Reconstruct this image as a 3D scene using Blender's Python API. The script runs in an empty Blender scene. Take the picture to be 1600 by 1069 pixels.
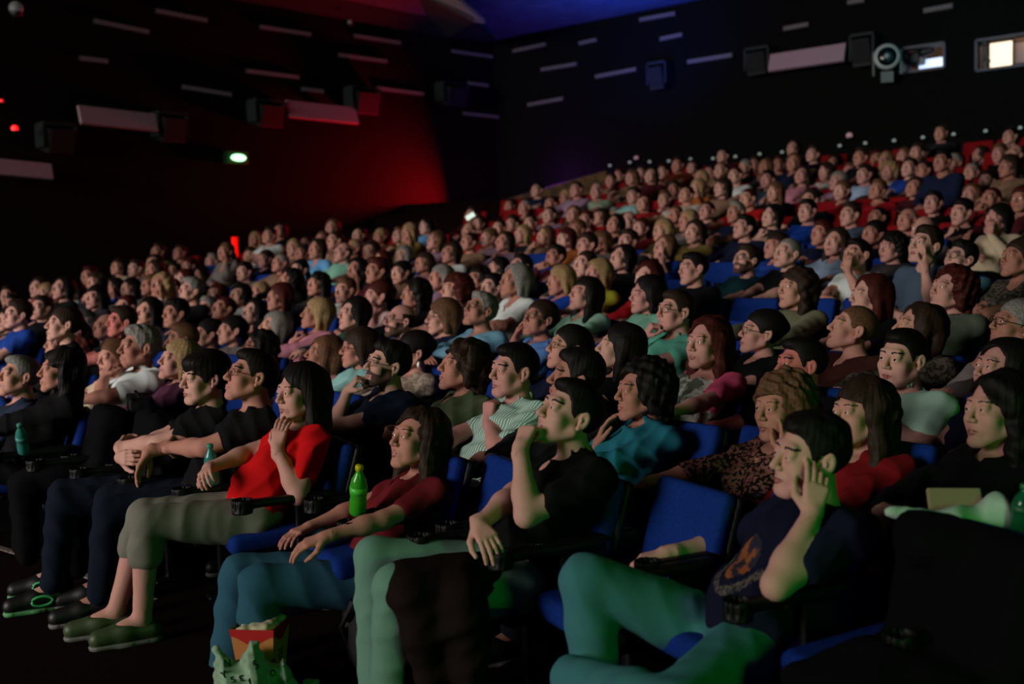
import bpy, math, random
import numpy as np
from mathutils import Matrix, Vector

# ---------------------------------------------------------------- camera, world, lights, exposure
SC = bpy.context.scene
COL = SC.collection
CX, CY, FPX, EYE = 800.0, 534.5, 1711.61, 1.68
_A = np.array([-2100, 59.5, FPX]); _B = np.array([1400, 174.5, FPX])
_A = _A / np.linalg.norm(_A); _B = _B / np.linalg.norm(_B)
_Z = np.cross(-_A, _B); _Z = _Z if _Z[1] > 0 else -_Z
MC = np.stack([-_A, _B, _Z])                    # view axes (right, up, forward) -> world
cam_data = bpy.data.cameras.new('camera'); cam = bpy.data.objects.new('camera', cam_data); COL.objects.link(cam)
cam_data.sensor_width = 36; cam_data.lens = FPX / 1600 * 36
_m = Matrix.Identity(4)
for _i in range(3):
    _m[_i][0], _m[_i][1], _m[_i][2] = MC[_i][0], MC[_i][1], -MC[_i][2]
_m[2][3] = EYE
cam.matrix_world = _m
cam_data.clip_end = 200
cam_data.dof.use_dof = True; cam_data.dof.focus_distance = 5.2; cam_data.dof.aperture_fstop = 1.7
SC.camera = cam
SC.view_settings.view_transform = 'Standard'; SC.view_settings.look = 'None'
SC.view_settings.exposure = 0.0; SC.view_settings.gamma = 1.0; SC.view_settings.use_curve_mapping = False
world = bpy.data.worlds.new('hall_dark'); SC.world = world; world.use_nodes = True
world.node_tree.nodes['Background'].inputs[0].default_value = (.55, .65, 1.0, 1)
world.node_tree.nodes['Background'].inputs[1].default_value = 0.0022
def area(name, loc, target, size, energy, color, spread=180, sy=None):
    l = bpy.data.lights.new(name, 'AREA'); l.energy = energy; l.color = color; l.size = size
    if sy: l.shape = 'RECTANGLE'; l.size_y = sy
    l.spread = math.radians(spread)
    o = bpy.data.objects.new(name, l); COL.objects.link(o); o.location = loc
    o.rotation_euler = (Vector(loc) - Vector(target)).to_track_quat('Z', 'Y').to_euler(); return o
def point(name, loc, energy, color, r=.1):
    l = bpy.data.lights.new(name, 'POINT'); l.energy = energy; l.color = color; l.shadow_soft_size = r
    o = bpy.data.objects.new(name, l); COL.objects.link(o); o.location = loc; return o
# light of the cinema screen in front of the rows
area('screen_light', (-13.0, -14.0, 6.0), (-9.5, 12.0, 2.5), 14.0, 800, (1.0, .92, .86), 66, 6.0)
# green exit lamp by the side door next to the camera
area('exit_lamp_light', (1.35, 1.15, 1.55), (-3.0, 4.2, .7), .45, 11.0, (.02, 1.0, .05), 150, .3)
# red wall wash, purple and blue stage light falling on the rear corner and the ceiling
area('red_wall_light', (-14.85, 17.35, 2.85), (-15.8, 14.2, 2.6), .5, 420.0, (1.0, .004, .010), 155)
area('blue_ceiling_light', (-10.8, 16.6, 4.4), (-11.8, 18.0, 6.6), 1.2, 55.0, (.02, .10, 1.0), 120)
point('purple_wall_light', (-13.8, 18.35, 3.35), 30.0, (.45, .02, 1.0), .25)
area('teal_haze_light', (-5.0, 16.4, 5.4), (-4.6, 19.0, 6.3), 3.0, 16.0, (.05, .55, .75), 170)

# ---------------------------------------------------------------- shape engine
F32 = np.float32
def vec(*a): return np.array(a, dtype=float)
def norm(v):
    v = np.asarray(v, float); return v / max(np.linalg.norm(v), 1e-9)
def rotx(a): c, s = math.cos(a), math.sin(a); return np.array([[1,0,0],[0,c,-s],[0,s,c]])
def roty(a): c, s = math.cos(a), math.sin(a); return np.array([[c,0,s],[0,1,0],[-s,0,c]])
def rotz(a): c, s = math.cos(a), math.sin(a); return np.array([[c,-s,0],[s,c,0],[0,0,1]])
D2R = math.pi / 180
class Prim:
    __slots__ = ('lo', 'hi', 'fn', 'k', 'op')
    def __init__(s, lo, hi, fn, k, op): s.lo, s.hi, s.fn, s.k, s.op = np.array(lo), np.array(hi), fn, k, op
def cap(a, b, r1, r2=None, k=.02, op='u'):
    a = np.asarray(a, float); b = np.asarray(b, float); r2 = r1 if r2 is None else r2
    ba = b - a; L2 = max(float(ba @ ba), 1e-12); R = max(r1, r2)
    def fn(x, y, z):
        x = x - F32(a[0]); y = y - F32(a[1]); z = z - F32(a[2])
        t = np.clip((x * F32(ba[0]) + y * F32(ba[1]) + z * F32(ba[2])) * F32(1 / L2), 0, 1)
        return np.sqrt((x - t * F32(ba[0]))**2 + (y - t * F32(ba[1]))**2 + (z - t * F32(ba[2]))**2) - (F32(r1) + t * F32(r2 - r1))
    return Prim(np.minimum(a, b) - R, np.maximum(a, b) + R, fn, k, op)
def ell(c, r, R=None, k=.02, op='u'):
    c = np.asarray(c, float); r = np.asarray(r, float) * np.ones(3)
    ext = r if R is None else np.sqrt((R**2) @ (r**2))
    m = R.T if R is not None else None
    def fn(x, y, z):
        x = x - F32(c[0]); y = y - F32(c[1]); z = z - F32(c[2])
        if m is not None:
            x, y, z = (x*F32(m[i,0]) + y*F32(m[i,1]) + z*F32(m[i,2]) for i in range(3))
        k0 = np.sqrt((x/F32(r[0]))**2 + (y/F32(r[1]))**2 + (z/F32(r[2]))**2)
        k1 = np.sqrt((x/F32(r[0]**2))**2 + (y/F32(r[1]**2))**2 + (z/F32(r[2]**2))**2)
        return np.where(k0 < F32(.3), (k0 - 1) * F32(r.min()), k0 * (k0 - 1) / np.maximum(k1, F32(1e-6)))
    return Prim(c - ext, c + ext, fn, k, op)
def boxp(c, half, rad, R=None, k=.01, op='u'):
    c = np.asarray(c, float); half = np.asarray(half, float)
    full = half + 0; ext = full if R is None else np.abs(R) @ full
    m = R.T if R is not None else None; q = np.maximum(half - rad, 1e-4)
    def fn(x, y, z):
        x = x - F32(c[0]); y = y - F32(c[1]); z = z - F32(c[2])
        if m is not None:
            x, y, z = (x*F32(m[i,0]) + y*F32(m[i,1]) + z*F32(m[i,2]) for i in range(3))
        x = np.abs(x) - F32(q[0]); y = np.abs(y) - F32(q[1]); z = np.abs(z) - F32(q[2])
        return (np.sqrt(np.maximum(x,0)**2 + np.maximum(y,0)**2 + np.maximum(z,0)**2)
                + np.minimum(np.maximum(x, np.maximum(y, z)), 0) - F32(rad))
    return Prim(c - ext, c + ext, fn, k, op)
def field(prims, lo, hi, h, post=None, big=.5):
    lo = np.asarray(lo, float); n = np.maximum(np.ceil((np.asarray(hi) - lo) / h).astype(int) + 1, 4)
    ax = [(lo[i] + h * np.arange(n[i])).astype(F32) for i in range(3)]
    G = np.full(n, big, F32)
    for p in prims:
        m = p.k + 2.5 * h
        i0 = np.clip(np.floor((p.lo - m - lo) / h).astype(int), 0, n); i1 = np.clip(np.ceil((p.hi + m - lo) / h).astype(int) + 1, 0, n)
        if np.any(i1 <= i0): continue
        sl = tuple(slice(i0[i], i1[i]) for i in range(3))
        d = p.fn(ax[0][sl[0], None, None], ax[1][None, sl[1], None], ax[2][None, None, sl[2]])
        g = G[sl]; k = F32(max(p.k, 1e-5))
        if p.op == 'u':
            hh = np.maximum(k - np.abs(g - d), 0) / k; G[sl] = np.minimum(g, d) - hh*hh*k*F32(.25)
        elif p.op == 's':
            hh = np.maximum(k - np.abs(g + d), 0) / k; G[sl] = np.maximum(g, -d) + hh*hh*k*F32(.25)
    if post is not None:
        G = post(G, ax[0][:, None, None], ax[1][None, :, None], ax[2][None, None, :])
    return G, lo
_C = [(0,0,0),(1,0,0),(0,1,0),(1,1,0),(0,0,1),(1,0,1),(0,1,1),(1,1,1)]
_E = [(a, b) for a in range(8) for b in range(a+1, 8) if sum(abs(_C[a][i]-_C[b][i]) for i in range(3)) == 1]
def nets(G, lo, h):
    G = G.copy(); G[0]=G[-1]=np.maximum(G[0],.001)*0+.01; G[:,0]=G[:,-1]=.01; G[:,:,0]=G[:,:,-1]=.01
    S = G < 0; n = G.shape
    c = np.zeros((n[0]-1, n[1]-1, n[2]-1), np.int8)
    for o in _C: c += S[o[0]:n[0]-1+o[0], o[1]:n[1]-1+o[1], o[2]:n[2]-1+o[2]]
    act = (c > 0) & (c < 8); idx = np.argwhere(act)
    if len(idx) == 0: return np.zeros((0,3)), np.zeros((0,4), np.int32)
    vals = [G[idx[:,0]+o[0], idx[:,1]+o[1], idx[:,2]+o[2]] for o in _C]
    acc = np.zeros((len(idx), 3)); cnt = np.zeros(len(idx))
    for a, b in _E:
        fa, fb = vals[a], vals[b]; cr = (fa < 0) != (fb < 0)
        t = np.where(cr, fa / np.where(cr, fa - fb, 1), 0)
        for i in range(3):
            acc[:, i] += np.where(cr, _C[a][i] + t * (_C[b][i] - _C[a][i]), 0)
        cnt += cr
    V = lo + h * (idx + acc / cnt[:, None])
    vid = np.full(c.shape, -1, np.int32); vid[act] = np.arange(len(idx))
    Q = []
    for ax in range(3):
        u, v = (ax+1) % 3, (ax+2) % 3
        A = np.moveaxis(S, (ax, u, v), (0, 1, 2)); W = np.moveaxis(vid, (ax, u, v), (0, 1, 2))
        cr = A[:-1, 1:-1, 1:-1] != A[1:, 1:-1, 1:-1]
        e = np.argwhere(cr); i, j, k = e[:,0], e[:,1]+1, e[:,2]+1
        q = np.stack([W[i, j-1, k-1], W[i, j, k-1], W[i, j, k], W[i, j-1, k]], 1)
        ins = A[i, j, k]
        q[~ins] = q[~ins][:, ::-1]
        Q.append(q)
    Q = np.concatenate(Q); Q = Q[(Q >= 0).all(1)]
    return V, Q.astype(np.int32)
def solid(prims, h, post=None, lo=None, hi=None):
    if lo is None:
        u = [p for p in prims if p.op == 'u']
        lo = np.min([p.lo for p in u], 0) - 3*h - .02; hi = np.max([p.hi for p in u], 0) + 3*h + .02
    G, lo = field(prims, lo, hi, h, post)
    return nets(G, lo, h)
def join(parts):   # [(V,Q,mat)] -> one
    Vs, Qs, Ms, n = [], [], [], 0
    for V, Q, m in parts:
        Vs.append(V); Qs.append(Q + n); n += len(V)
        Ms.append(m if isinstance(m, np.ndarray) else np.full(len(Q), m, np.int32))
    return np.concatenate(Vs), np.concatenate(Qs), np.concatenate(Ms)
def drop_in(V, Q, lo, hi):      # drop faces whose centre lies in a box
    c = V[Q].mean(1); keep = ~((c > lo) & (c < hi)).all(1)
    return V, Q[keep]
def keep_in(V, Q, lo, hi):
    c = V[Q].mean(1); keep = ((c > lo) & (c < hi)).all(1)
    return V, Q[keep]
def compact(V, Q):
    used = np.unique(Q); m = np.full(len(V), -1, np.int32); m[used] = np.arange(len(used))
    return V[used], m[Q]
def mesh_from(name, V, Q, mats, midx=None, smooth=True):
    V, Q = compact(V, Q)
    me = bpy.data.meshes.new(name)
    me.vertices.add(len(V)); me.vertices.foreach_set('co', V.astype(F32).ravel())
    me.loops.add(Q.size); me.loops.foreach_set('vertex_index', Q.ravel())
    me.polygons.add(len(Q)); me.polygons.foreach_set('loop_start', np.arange(0, Q.size, Q.shape[1], dtype=np.int32))
    if midx is not None: me.polygons.foreach_set('material_index', np.asarray(midx, np.int32))
    for m in mats: me.materials.append(m)
    me.update(calc_edges=True)
    me.polygons.foreach_set('use_smooth', np.full(len(Q), smooth))
    return me
def wob(x, y, z, f, seed=0):
    r = np.random.RandomState(seed); s = 0
    for i in range(5):
        d = norm(r.randn(3)) * f * (.7 + .8 * r.rand()); ph = r.rand() * 6.28
        s = s + np.sin(x*F32(d[0]) + y*F32(d[1]) + z*F32(d[2]) + F32(ph))
    return s * F32(.2)
def folds(x, y, z, f, seed=0):
    w = wob(x, y, z, f*.35, seed+7) * 2.2
    r = np.random.RandomState(seed); d = norm(r.randn(3)) * f; e = norm(r.randn(3)) * f * .8
    return (np.abs(np.sin(x*F32(d[0])+y*F32(d[1])+z*F32(d[2]) + w)) + np.abs(np.sin(x*F32(e[0])+y*F32(e[1])+z*F32(e[2]) - w))) * F32(.5) - F32(.5)
# ---------------------------------------------------------------- people
def head_prims(sx, fr):
    """head about the origin of its own frame: face to -y, crown up; fr(p)->point, R rotation"""
    R, T, s = fr
    P = lambda x, y, z: T + R @ (np.array([x, y, z]) * s)
    f = sx == 'f'
    E = lambda c, r, k=.015, op='u', Q=None: ell(P(*c), np.array(r)*s, R if Q is None else R @ Q, k, op)
    K = lambda a, b, r1, r2=None, k=.012, op='u': cap(P(*a), P(*b), r1*s, (r1 if r2 is None else r2)*s, k, op)
    L = [E((0,.020,.034),(.074,.096,.084)), E((0,-.030,-.014),(.060,.058,.084),.02)]
    for q in (-1, 1):
        L += [K((q*.056,.0,-.045),(q*.022,-.066,-.094),.022,.016 if f else .020,.02),
              E((q*.037,-.058,-.026),(.028,.026,.026),.02),
              E((q*.034,-.050,-.052),(.022,.024,.026),.02)]
    L += [K((-.036,-.074,.030),(.036,-.074,.030),.011 if f else .0135,None,.014),
          E((0,-.074,-.096),(.024,.019,.019),.016),
          E((0,-.074,-.060),(.030,.020,.028),.014)]
    for q in (-1, 1):
        L += [E((q*.033,-.097,.007),(.019,.014,.0120),.014,'s')]
    L += [K((0,-.086,.016),(0,-.108,-.024),.0070,.0098 if f else .0115,.010),
          E((0,-.105,-.028),(.0100,.0105,.009),.006)]
    for q in (-1, 1):
        L += [E((q*.012,-.096,-.0305),(.0085,.0105,.0075),.005),
              E((q*.0068,-.1015,-.0385),(.004,.0055,.004),.002,'s')]
    L += [K((-.021,-.084,-.0600),(0,-.0935,-.0565),.0038,.0062,.005), K((.021,-.084,-.0600),(0,-.0935,-.0565),.0038,.0062,.005),
          K((-.018,-.083,-.0645),(0,-.0915,-.0690),.0042,.0072,.005), K((.018,-.083,-.0645),(0,-.0915,-.0690),.0042,.0072,.005),
          K((-.021,-.090,-.0625),(.021,-.090,-.0625),.0016,None,.002,'s')]
    for q in (-1, 1):
        L += [E((q*.0310,-.0780,.0045),(.0128,.0128,.0128),.0005),
              E((q*.0315,-.0755,.0118),(.0165,.0145,.0108),.008,'u',rotx(-.25)),
              E((q*.0315,-.0755,-.0052),(.0160,.0140,.0075),.008)]
        Qe = rotz(q*-.42) @ rotx(-.12)
        L += [E((q*.079,.014,.000),(.0075,.0185,.031),.004,'u',Qe), E((q*.0865,.009,.003),(.006,.011,.020),.003,'s',Qe),
              E((q*.0805,.004,-.003),(.004,.004,.008),.003), E((q*.077,.006,-.026),(.006,.008,.009),.005)]
    return L
def head_mats(V, Q, fr, sx, beard=0):
    """0 skin 1 lips 2 eye white 3 iris 4 brow 5 stubble"""
    R, T, s = fr
    c = ((V[Q].mean(1)) - T) @ R / s
    m = np.zeros(len(Q), np.int32); x, y, z = c.T; ax = np.abs(x)
    front = y < -.055
    t = np.clip(ax/.023, 0, 1)
    m[front & (ax < .0235) & (z < -.0545 - .006*t) & (z > -.0755 + .011*t**2) & (y < -.083)] = 1
    arc = .0275 + .0040*np.sin(np.clip((ax-.013)/.036,0,1)*2.7)
    m[front & (ax > .013) & (ax < .050) & (np.abs(z - arc) < (.0036 if sx == 'm' else .0022))] = 4
    if beard:
        jaw = (z < -.036 - .2*np.clip(ax-.02,0,1)) & (y < .0) & (z > -.125) | ((ax > .045) & (z < -.01) & (y > -.05) & (y < -.0) & (z > -.12))
        mo = (ax < .026) & (z > -.079) & (z < -.050)
        m[jaw & ~((ax < .030) & (z > -.078) & (z < -.046)) & (m == 0)] = 5
        m[(ax < .030) & (z > -.055) & (z < -.043) & (y < -.08) & (m == 0)] = 5
    for q in (-1, 1):
        d = np.sqrt((x-q*.031)**2 + (y+.078)**2 + (z-.0045)**2)
        eye = (d < .0134) & (y < -.083) & (z > -.0012) & (z < .0075) & (np.abs(x-q*.031) < .0115)
        m[eye] = 2
        g = np.sqrt((x-q*.031-.0)**2 + (z-.0042)**2)
        m[eye & (g < .0056)] = 3
    return m
def ik(S, W, hint, l1, l2):
    S, W = np.array(S, float), np.array(W, float); d = W - S; L = np.linalg.norm(d)
    if L > (l1+l2)*.995: W = S + d/L*(l1+l2)*.995; d = W-S; L = np.linalg.norm(d)
    L = max(L, abs(l1-l2)+.02); u = d / max(np.linalg.norm(d),1e-6)
    a = (l1*l1 - l2*l2 + L*L) / (2*L); hgt = math.sqrt(max(l1*l1 - a*a, 0))
    h = np.array(hint, float) - S; h -= u*(h@u); h = norm(h)
    return S + u*a + h*hgt, W
def hand_prims(W, d, n, side, curl, thumb=.6, s=1., spread=.25):
    """W wrist, d towards the fingers, n palm normal (out of the palm), side +1 left/-1 right"""
    d = norm(d); n = norm(n - d*(n@d)); w = np.cross(d, n) * side   # w: towards the thumb
    P = lambda a, b, c: W + s*(d*a + w*b + n*c)
    L = [cap(P(-.03,0,0), P(.012,0,0), .024*s, .024*s, .015)]
    for i in range(4):
        b = (.027 - .018*i)
        L += [cap(P(.005, b*.55, 0), P(.082 - .003*abs(i-1), b, -.001), .0150*s, .0125*s, .012)]
    lens = [(.040,.025,.020),(.044,.028,.021),(.041,.026,.020),(.032,.020,.018)]
    for i in range(4):
        b = (.027 - .018*i); p = P(.085 - .003*abs(i-1), b, 0); ang = 0
        fan = (1.5 - i) * .07 * spread * 4
        cc = curl if np.isscalar(curl) else curl[i]
        for j, l in enumerate(lens[i]):
            ang += cc * (1.0 if j == 0 else 1.15)
            dirv = (d*math.cos(ang) + n*math.sin(ang)); dirv = norm(dirv + w*fan*math.cos(ang))
            q = p + dirv*l*s; r = (.0095, .0085, .0078, .007)
            L.append(cap(p, q, r[j]*s*(.92 if i == 3 else 1), r[j+1]*s*(.92 if i == 3 else 1), .003)); p = q
    p = P(.018, .024, .006)
    dirs = [norm(d*.62 + w*(.72-.3*thumb) + n*(.25+.3*thumb)), norm(d*.85 + w*(.35-.5*thumb) + n*(.15+.55*thumb)), norm(d*.9 + w*(.15-.6*thumb) + n*(.1+.6*thumb))]
    for dv, l, r1, r2 in zip(dirs, (.042,.033,.027), (.0165,.0115,.0100), (.0120,.0100,.0078)):
        q = p + dv*l*s; L.append(cap(p, q, r1*s, r2*s, .006)); p = q
    return L
def pose(sp):
    """joint positions of a seated figure, floor at z=0, facing -y"""
    g = sp.get; f = sp['sex'] == 'f'; J = {}
    lean = g('lean', 17)*D2R; side = g('tilt', 0)*D2R; tw = g('turn', 0)*D2R
    pel = vec(0, 0, g('pz', .50)); tl = g('tl', .47 if f else .49)
    up = norm(vec(math.sin(side), math.sin(lean), math.cos(lean)*math.cos(side)))
    J['pel'] = pel; J['up'] = up; J['nb'] = nb = pel + up*tl
    Rt = rotz(tw); J['Rt'] = Rt; sw = .150 if f else .172
    J['sw'] = sw
    hc = nb + vec(0, g('hy', -.025), .142 if f else .148) + g('ho', vec(0,0,0))
    R = rotz(g('yaw', 0)*D2R) @ rotx(-g('pitch', 12)*D2R) @ roty(g('roll', 0)*D2R)
    J['hf'] = (R, hc, g('hs', 1.05)); J['hc'] = hc
    hp = lambda x, y, z: hc + R @ (vec(x, y, z)*g('hs', 1.05))
    J['hp'] = hp
    for s, nm in ((1, 'L'), (-1, 'R')):
        sh = nb + Rt @ vec(s*sw, .005, -.055) + vec(0, 0, g('shrug'+nm, 0)); J['sh'+nm] = sh
        a = g('arm'+nm, 'lap'); l1, l2 = (.265, .235) if f else (.285, .25)
        dz = nb[2] - .97
        if isinstance(a, dict): W, hint, hd, hn, cu, th = a['W'], a['hint'], a['d'], a['n'], a.get('curl', .5), a.get('th', .6)
        elif a == 'lap': W, hint, hd, hn, cu, th = vec(s*.07,-.25,.655), vec(s*.45,.1,.6), vec(-s*.45,-.85,-.12), vec(0,-.1,-1), .3, .4
        elif a == 'clasp': W, hint, hd, hn, cu, th = vec(s*.055,-.24,.70), vec(s*.5,.1,.6), vec(-s*.8,-.5,-.1), vec(-s*.3,.5,-.6), .55, .5
        elif a == 'rest': W, hint, hd, hn, cu, th = vec(s*.265,-.22,.70), vec(s*.45,.3,.6), vec(-s*.1,-.95,-.25), vec(-s*.2,0,-1), .3, .4
        elif a == 'cross': W, hint, hd, hn, cu, th = vec(-s*.045,-.165,.785 + dz + s*.02), vec(s*.5,-.12,.62), vec(-s*.9,.28,.12), vec(0,1,-.1), .55, .1
        elif a == 'chin': W, hint, hd, hn, cu, th = hp(s*.020,-.115,-.215), vec(s*.30,-.35,.45), R @ vec(-s*.25,.12,.95), R @ vec(-s*.3,.9,0), 1.15, .9
        elif a == 'mouth': W, hint, hd, hn, cu, th = hp(s*.045,-.150,-.150), vec(s*.30,-.40,.45), R @ vec(-s*.45,.25,.85), R @ vec(-s*.3,.9,-.2), 1.1, .8
        elif a == 'cheek': W, hint, hd, hn, cu, th = hp(s*.098,-.075,-.150), vec(s*.34,-.30,.45), R @ vec(-s*.10,.22,.95), R @ vec(-s*.9,.25,0), [.25,.5,.8,.95], .5
        elif a == 'temple': W, hint, hd, hn, cu, th = hp(s*.128,-.050,-.125), vec(s*.34,-.30,.45), R @ vec(-s*.22,.18,.95), R @ vec(-s*.85,.3,0), [.22,.32,.4,.5], .3
        elif a == 'neck': W, hint, hd, hn, cu, th = hp(s*.060,-.150,-.215), vec(s*.22,-.60,.40), R @ vec(-s*.12,.25,.9), R @ vec(-s*.5,.8,0), .25, .3
        elif a == 'face': W, hint, hd, hn, cu, th = hp(s*.060,-.140,-.140), vec(s*.34,-.30,.45), R @ vec(-s*.20,.10,.95), R @ vec(-s*.3,.9,0), .22, .3
        elif a == 'belly': W, hint, hd, hn, cu, th = vec(-s*.02,-.20,.70), vec(s*.5,.0,.6), vec(-s*.9,-.3,-.1), vec(0,.4,-.8), .45, .4
        W = np.array(W, float)
        el, W = ik(sh, W, hint, l1, l2); J['el'+nm] = el; J['wr'+nm] = W; J['hd'+nm] = (norm(hd), norm(hn), cu, th)
        lg = g('leg'+nm, {}); lg = lg if isinstance(lg, dict) else {}
        hip = pel + vec(s*.088, -.01, -.01)
        kn = lg.get('kn', vec(s*.12,-.435,.50)); an = lg.get('an', vec(s*.125,-.50,.105)); toe = lg.get('toe', an + vec(s*.015,-.17,-.075))
        J['hip'+nm], J['kn'+nm], J['an'+nm], J['toe'+nm] = hip, np.array(kn), np.array(an), np.array(toe)
    return J
def torso_prims(J, sp, e=0.):
    f = sp['sex'] == 'f'; fat = sp.get('fat', 0.); up = J['up']; pel, nb, Rt = J['pel'], J['nb'], J['Rt']
    tl = np.linalg.norm(nb - pel); a = math.atan2(up[1], up[2]); Q = rotx(-a) @ Rt
    at = lambda t, y=0, x=0: pel + up*tl*t + Rt @ vec(x, y, 0)
    w = .90 if f else 1.
    L = [ell(at(.0), (.165+fat*.5+e, .115+fat*.4+e, .100+e), Q, .05),
         ell(at(.28,-.012-fat*.35), (.135*w+fat+e, .100+fat+e, .135+e), Q, .06),
         ell(at(.66,.0), (.155*w+fat*.5+e, .104+fat*.35+e, .150+e), Q, .05),
         cap(J['shL'], J['shR'], .047*w+e, None, .04),
         cap(nb + vec(0,0,-.025), nb + Rt@vec(.115,0,-.052), .050+e, .040+e, .04), cap(nb + vec(0,0,-.025), nb + Rt@vec(-.115,0,-.052), .050+e, .040+e, .04)]
    if f:
        for q in (-1, 1): L.append(ell(at(.62,-.085-fat*.3, q*.068), (.062+e,.052+e,.060+e), Q, .035))
    return L
def neck_prims(J, sp, e=0.):
    R, T, s = J['hf']; f = sp['sex'] == 'f'; r = (.047 if f else .056) + sp.get('fat', 0)*.15 + e
    a = T + R @ vec(0,.028,-.055); b = J['nb'] + vec(0,.0,-.03)
    return [cap(a, b, r*.98, r*1.08, .03)]
def arm_prims(J, s, e=0., upto=1., k=.03, sp=None):
    nm = 'L' if s > 0 else 'R'; S, E, W = J['sh'+nm], J['el'+nm], J['wr'+nm]
    w = .88 if sp and sp['sex'] == 'f' else 1.; w += (sp.get('fat', 0) if sp else 0)*1.5
    L = [ell(S, (.050*w+e,)*3, None, k)]
    if upto <= 1: return L + [cap(S, S + (E-S)*upto, .053*w+e, (.053*(1-upto)+.042*upto)*w+e, k)]
    L += [cap(S, E, .053*w+e, .041*w+e, k), cap(E, E + (W-E)*.35*min(1, (upto-1)/.35), .041*w+e, .043*w+e, .02)]
    if upto > 1.35: L.append(cap(E + (W-E)*.3, E + (W-E)*(upto-1), .043*w+e, (.043 + (.026-.043)*(upto-1))*w+e, .02))
    return L
def leg_prims(J, sp, e=0., upto=2., bell=0., k=.04):
    L = []
    for nm in 'LR':
        H, K, A = J['hip'+nm], J['kn'+nm], J['an'+nm]; fat = sp.get('fat', 0)
        L += [cap(H, K, .088+fat*.4+e, .058+fat*.15+e, k)]
        if upto > 1:
            t = upto-1; M = K + (A-K)*.33
            L += [cap(K, M, .057+e, .052+fat*.1+e+bell*.3, .02), cap(M, K+(A-K)*t, .052+fat*.1+e+bell*.3, .052+(.034-.052)*((t-.33)/.67)+e+bell, .02)]
    return L
def build_person(sp, q=1.):
    """returns {part: (V, Q, matidx)} with the body in one mesh"""
    g = sp.get; J = pose(sp); fr = J['hf']; R, T, hs = fr; out = {}
    hb = g('hres', .0026)*q; bb = g('bres', .0085)*q
    hd = head_prims(sp['sex'], fr); tor = torso_prims(J, sp); nk = neck_prims(J, sp)
    arms = arm_prims(J, 1, sp=sp) + arm_prims(J, -1, sp=sp)
    arms = arm_prims(J, 1, 0, 2., sp=sp) + arm_prims(J, -1, 0, 2., sp=sp)
    legs = leg_prims(J, sp)
    feet = []
    for nm in 'LR':
        A, Tt = J['an'+nm], J['toe'+nm]; dn = norm(Tt-A)
        feet += [cap(J['kn'+nm] + (A-J['kn'+nm])*.8, A, .036, .034, .02), cap(A, A + (Tt-A)*.5, .034, .034, .02), cap(A + (Tt-A)*.4, Tt, .033, .026, .02),
                 ell(A + vec(0,.02,-.05), (.03,.036,.03), None, .02)]
    hands = []
    for s, nm in ((1,'L'),(-1,'R')):
        d, n, cu, th = J['hd'+nm]; hands.append(hand_prims(J['wr'+nm], d, n, s, cu, th, .92 if sp['sex']=='f' else 1.))
    allp = tor + nk + arms + legs + (feet if g('barefeet', 1) else []) + hd + hands[0] + hands[1]
    # fine boxes
    boxes = [(T - .155, T + .155, hb)]
    for s, nm in ((1,'L'),(-1,'R')):
        hp_ = hands[0 if s > 0 else 1]; lo = np.min([p.lo for p in hp_[1:]], 0) - .012; hi = np.max([p.hi for p in hp_[1:]], 0) + .012
        boxes.append((lo, hi, g('handres', .0033)*q))
    parts = []
    lo = np.min([p.lo for p in allp if p.op == 'u'], 0) - .03; hi = np.max([p.hi for p in allp if p.op == 'u'], 0) + .03
    coarse = tor + nk + arms + legs + feet + hd[:8] + hands[0] + hands[1]
    G, l0 = field(coarse, lo, hi, bb); V, Q = nets(G, l0, bb)
    for i, (a, b, h) in enumerate(boxes):
        V, Q = drop_in(V, Q, a + bb, b - bb)
    parts.append((V, Q, 0))
    done = []
    for i, (a, b, h) in enumerate(boxes):
        rel = [p for p in allp if np.all(p.hi + .03 > a) and np.all(p.lo - .03 < b)]
        G, l0 = field(rel, a - 2*h, b + 2*h, h); V, Q = nets(G, l0, h); V, Q = keep_in(V, Q, a, b)
        for (c0, c1) in done: V, Q = drop_in(V, Q, c0 + h, c1 - h)
        done.append((a, b))
        m = head_mats(V, Q, fr, sp['sex'], g('beard', 0)) if i == 0 else np.zeros(len(Q), np.int32)
        if i == 0 or True:
            parts.append((V, Q, m))
    out['body'] = join(parts)
    # clothes
    cr = g('cres', .0080)*q; top = g('top', 'tee'); sd = g('seed', 1)
    nb = J['nb']; e = g('te', .012); ce = g('tfold', .0045)
    upto = {'tee': .62, 'polo': .60, 'shirt': .66, 'long': 1.95, 'jacket': 1.97, 'cardigan': 1.95, 'short': .45, 'mid': 1.25}[top]
    prim = torso_prims(J, sp, e) + [p for s in (1,-1) for p in arm_prims(J, s, e + (.006 if top in ('jacket','shirt','polo') else 0), upto, .03, sp)]
    nr = (.047 if sp['sex'] == 'f' else .056) + g('fat', 0)*.15
    n0 = nb + vec(0,0,-.03); n1 = T + R @ vec(0,.028,-.055); nd = norm(n1-n0)
    collar = g('collar', top in ('polo','shirt','jacket'))
    if collar: prim.append(cap(n0 + nd*.005, n0 + nd*.052, nr+.022, nr+.014, .008))
    nl = g('neck', 'crew')
    sub = [cap(n0 + nd*(.010 if collar else .018), n1 + nd*.1, nr + (.006 if collar else .012), nr + (.008 if collar else .022), .004, 's')]
    fr_ = J['Rt'] @ vec(0,-1,0)
    dep = {'crew': 0, 'v': .11, 'open': .09, 'wide': .06}[nl]
    if dep: sub.append(cap(n0 + nd*.05 + fr_*.06, n0 - J['up']*dep*.9 + fr_*.105, .05, .012, .004, 's'))
    if nl == 'wide': sub.append(ell(n0 + nd*.03 + fr_*.03, (.10,.09,.05), None, .01, 's'))
    zcut = g('hem', .455)
    spx = [J['elL'], J['elR'], J['shL'], J['shR']]
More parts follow.
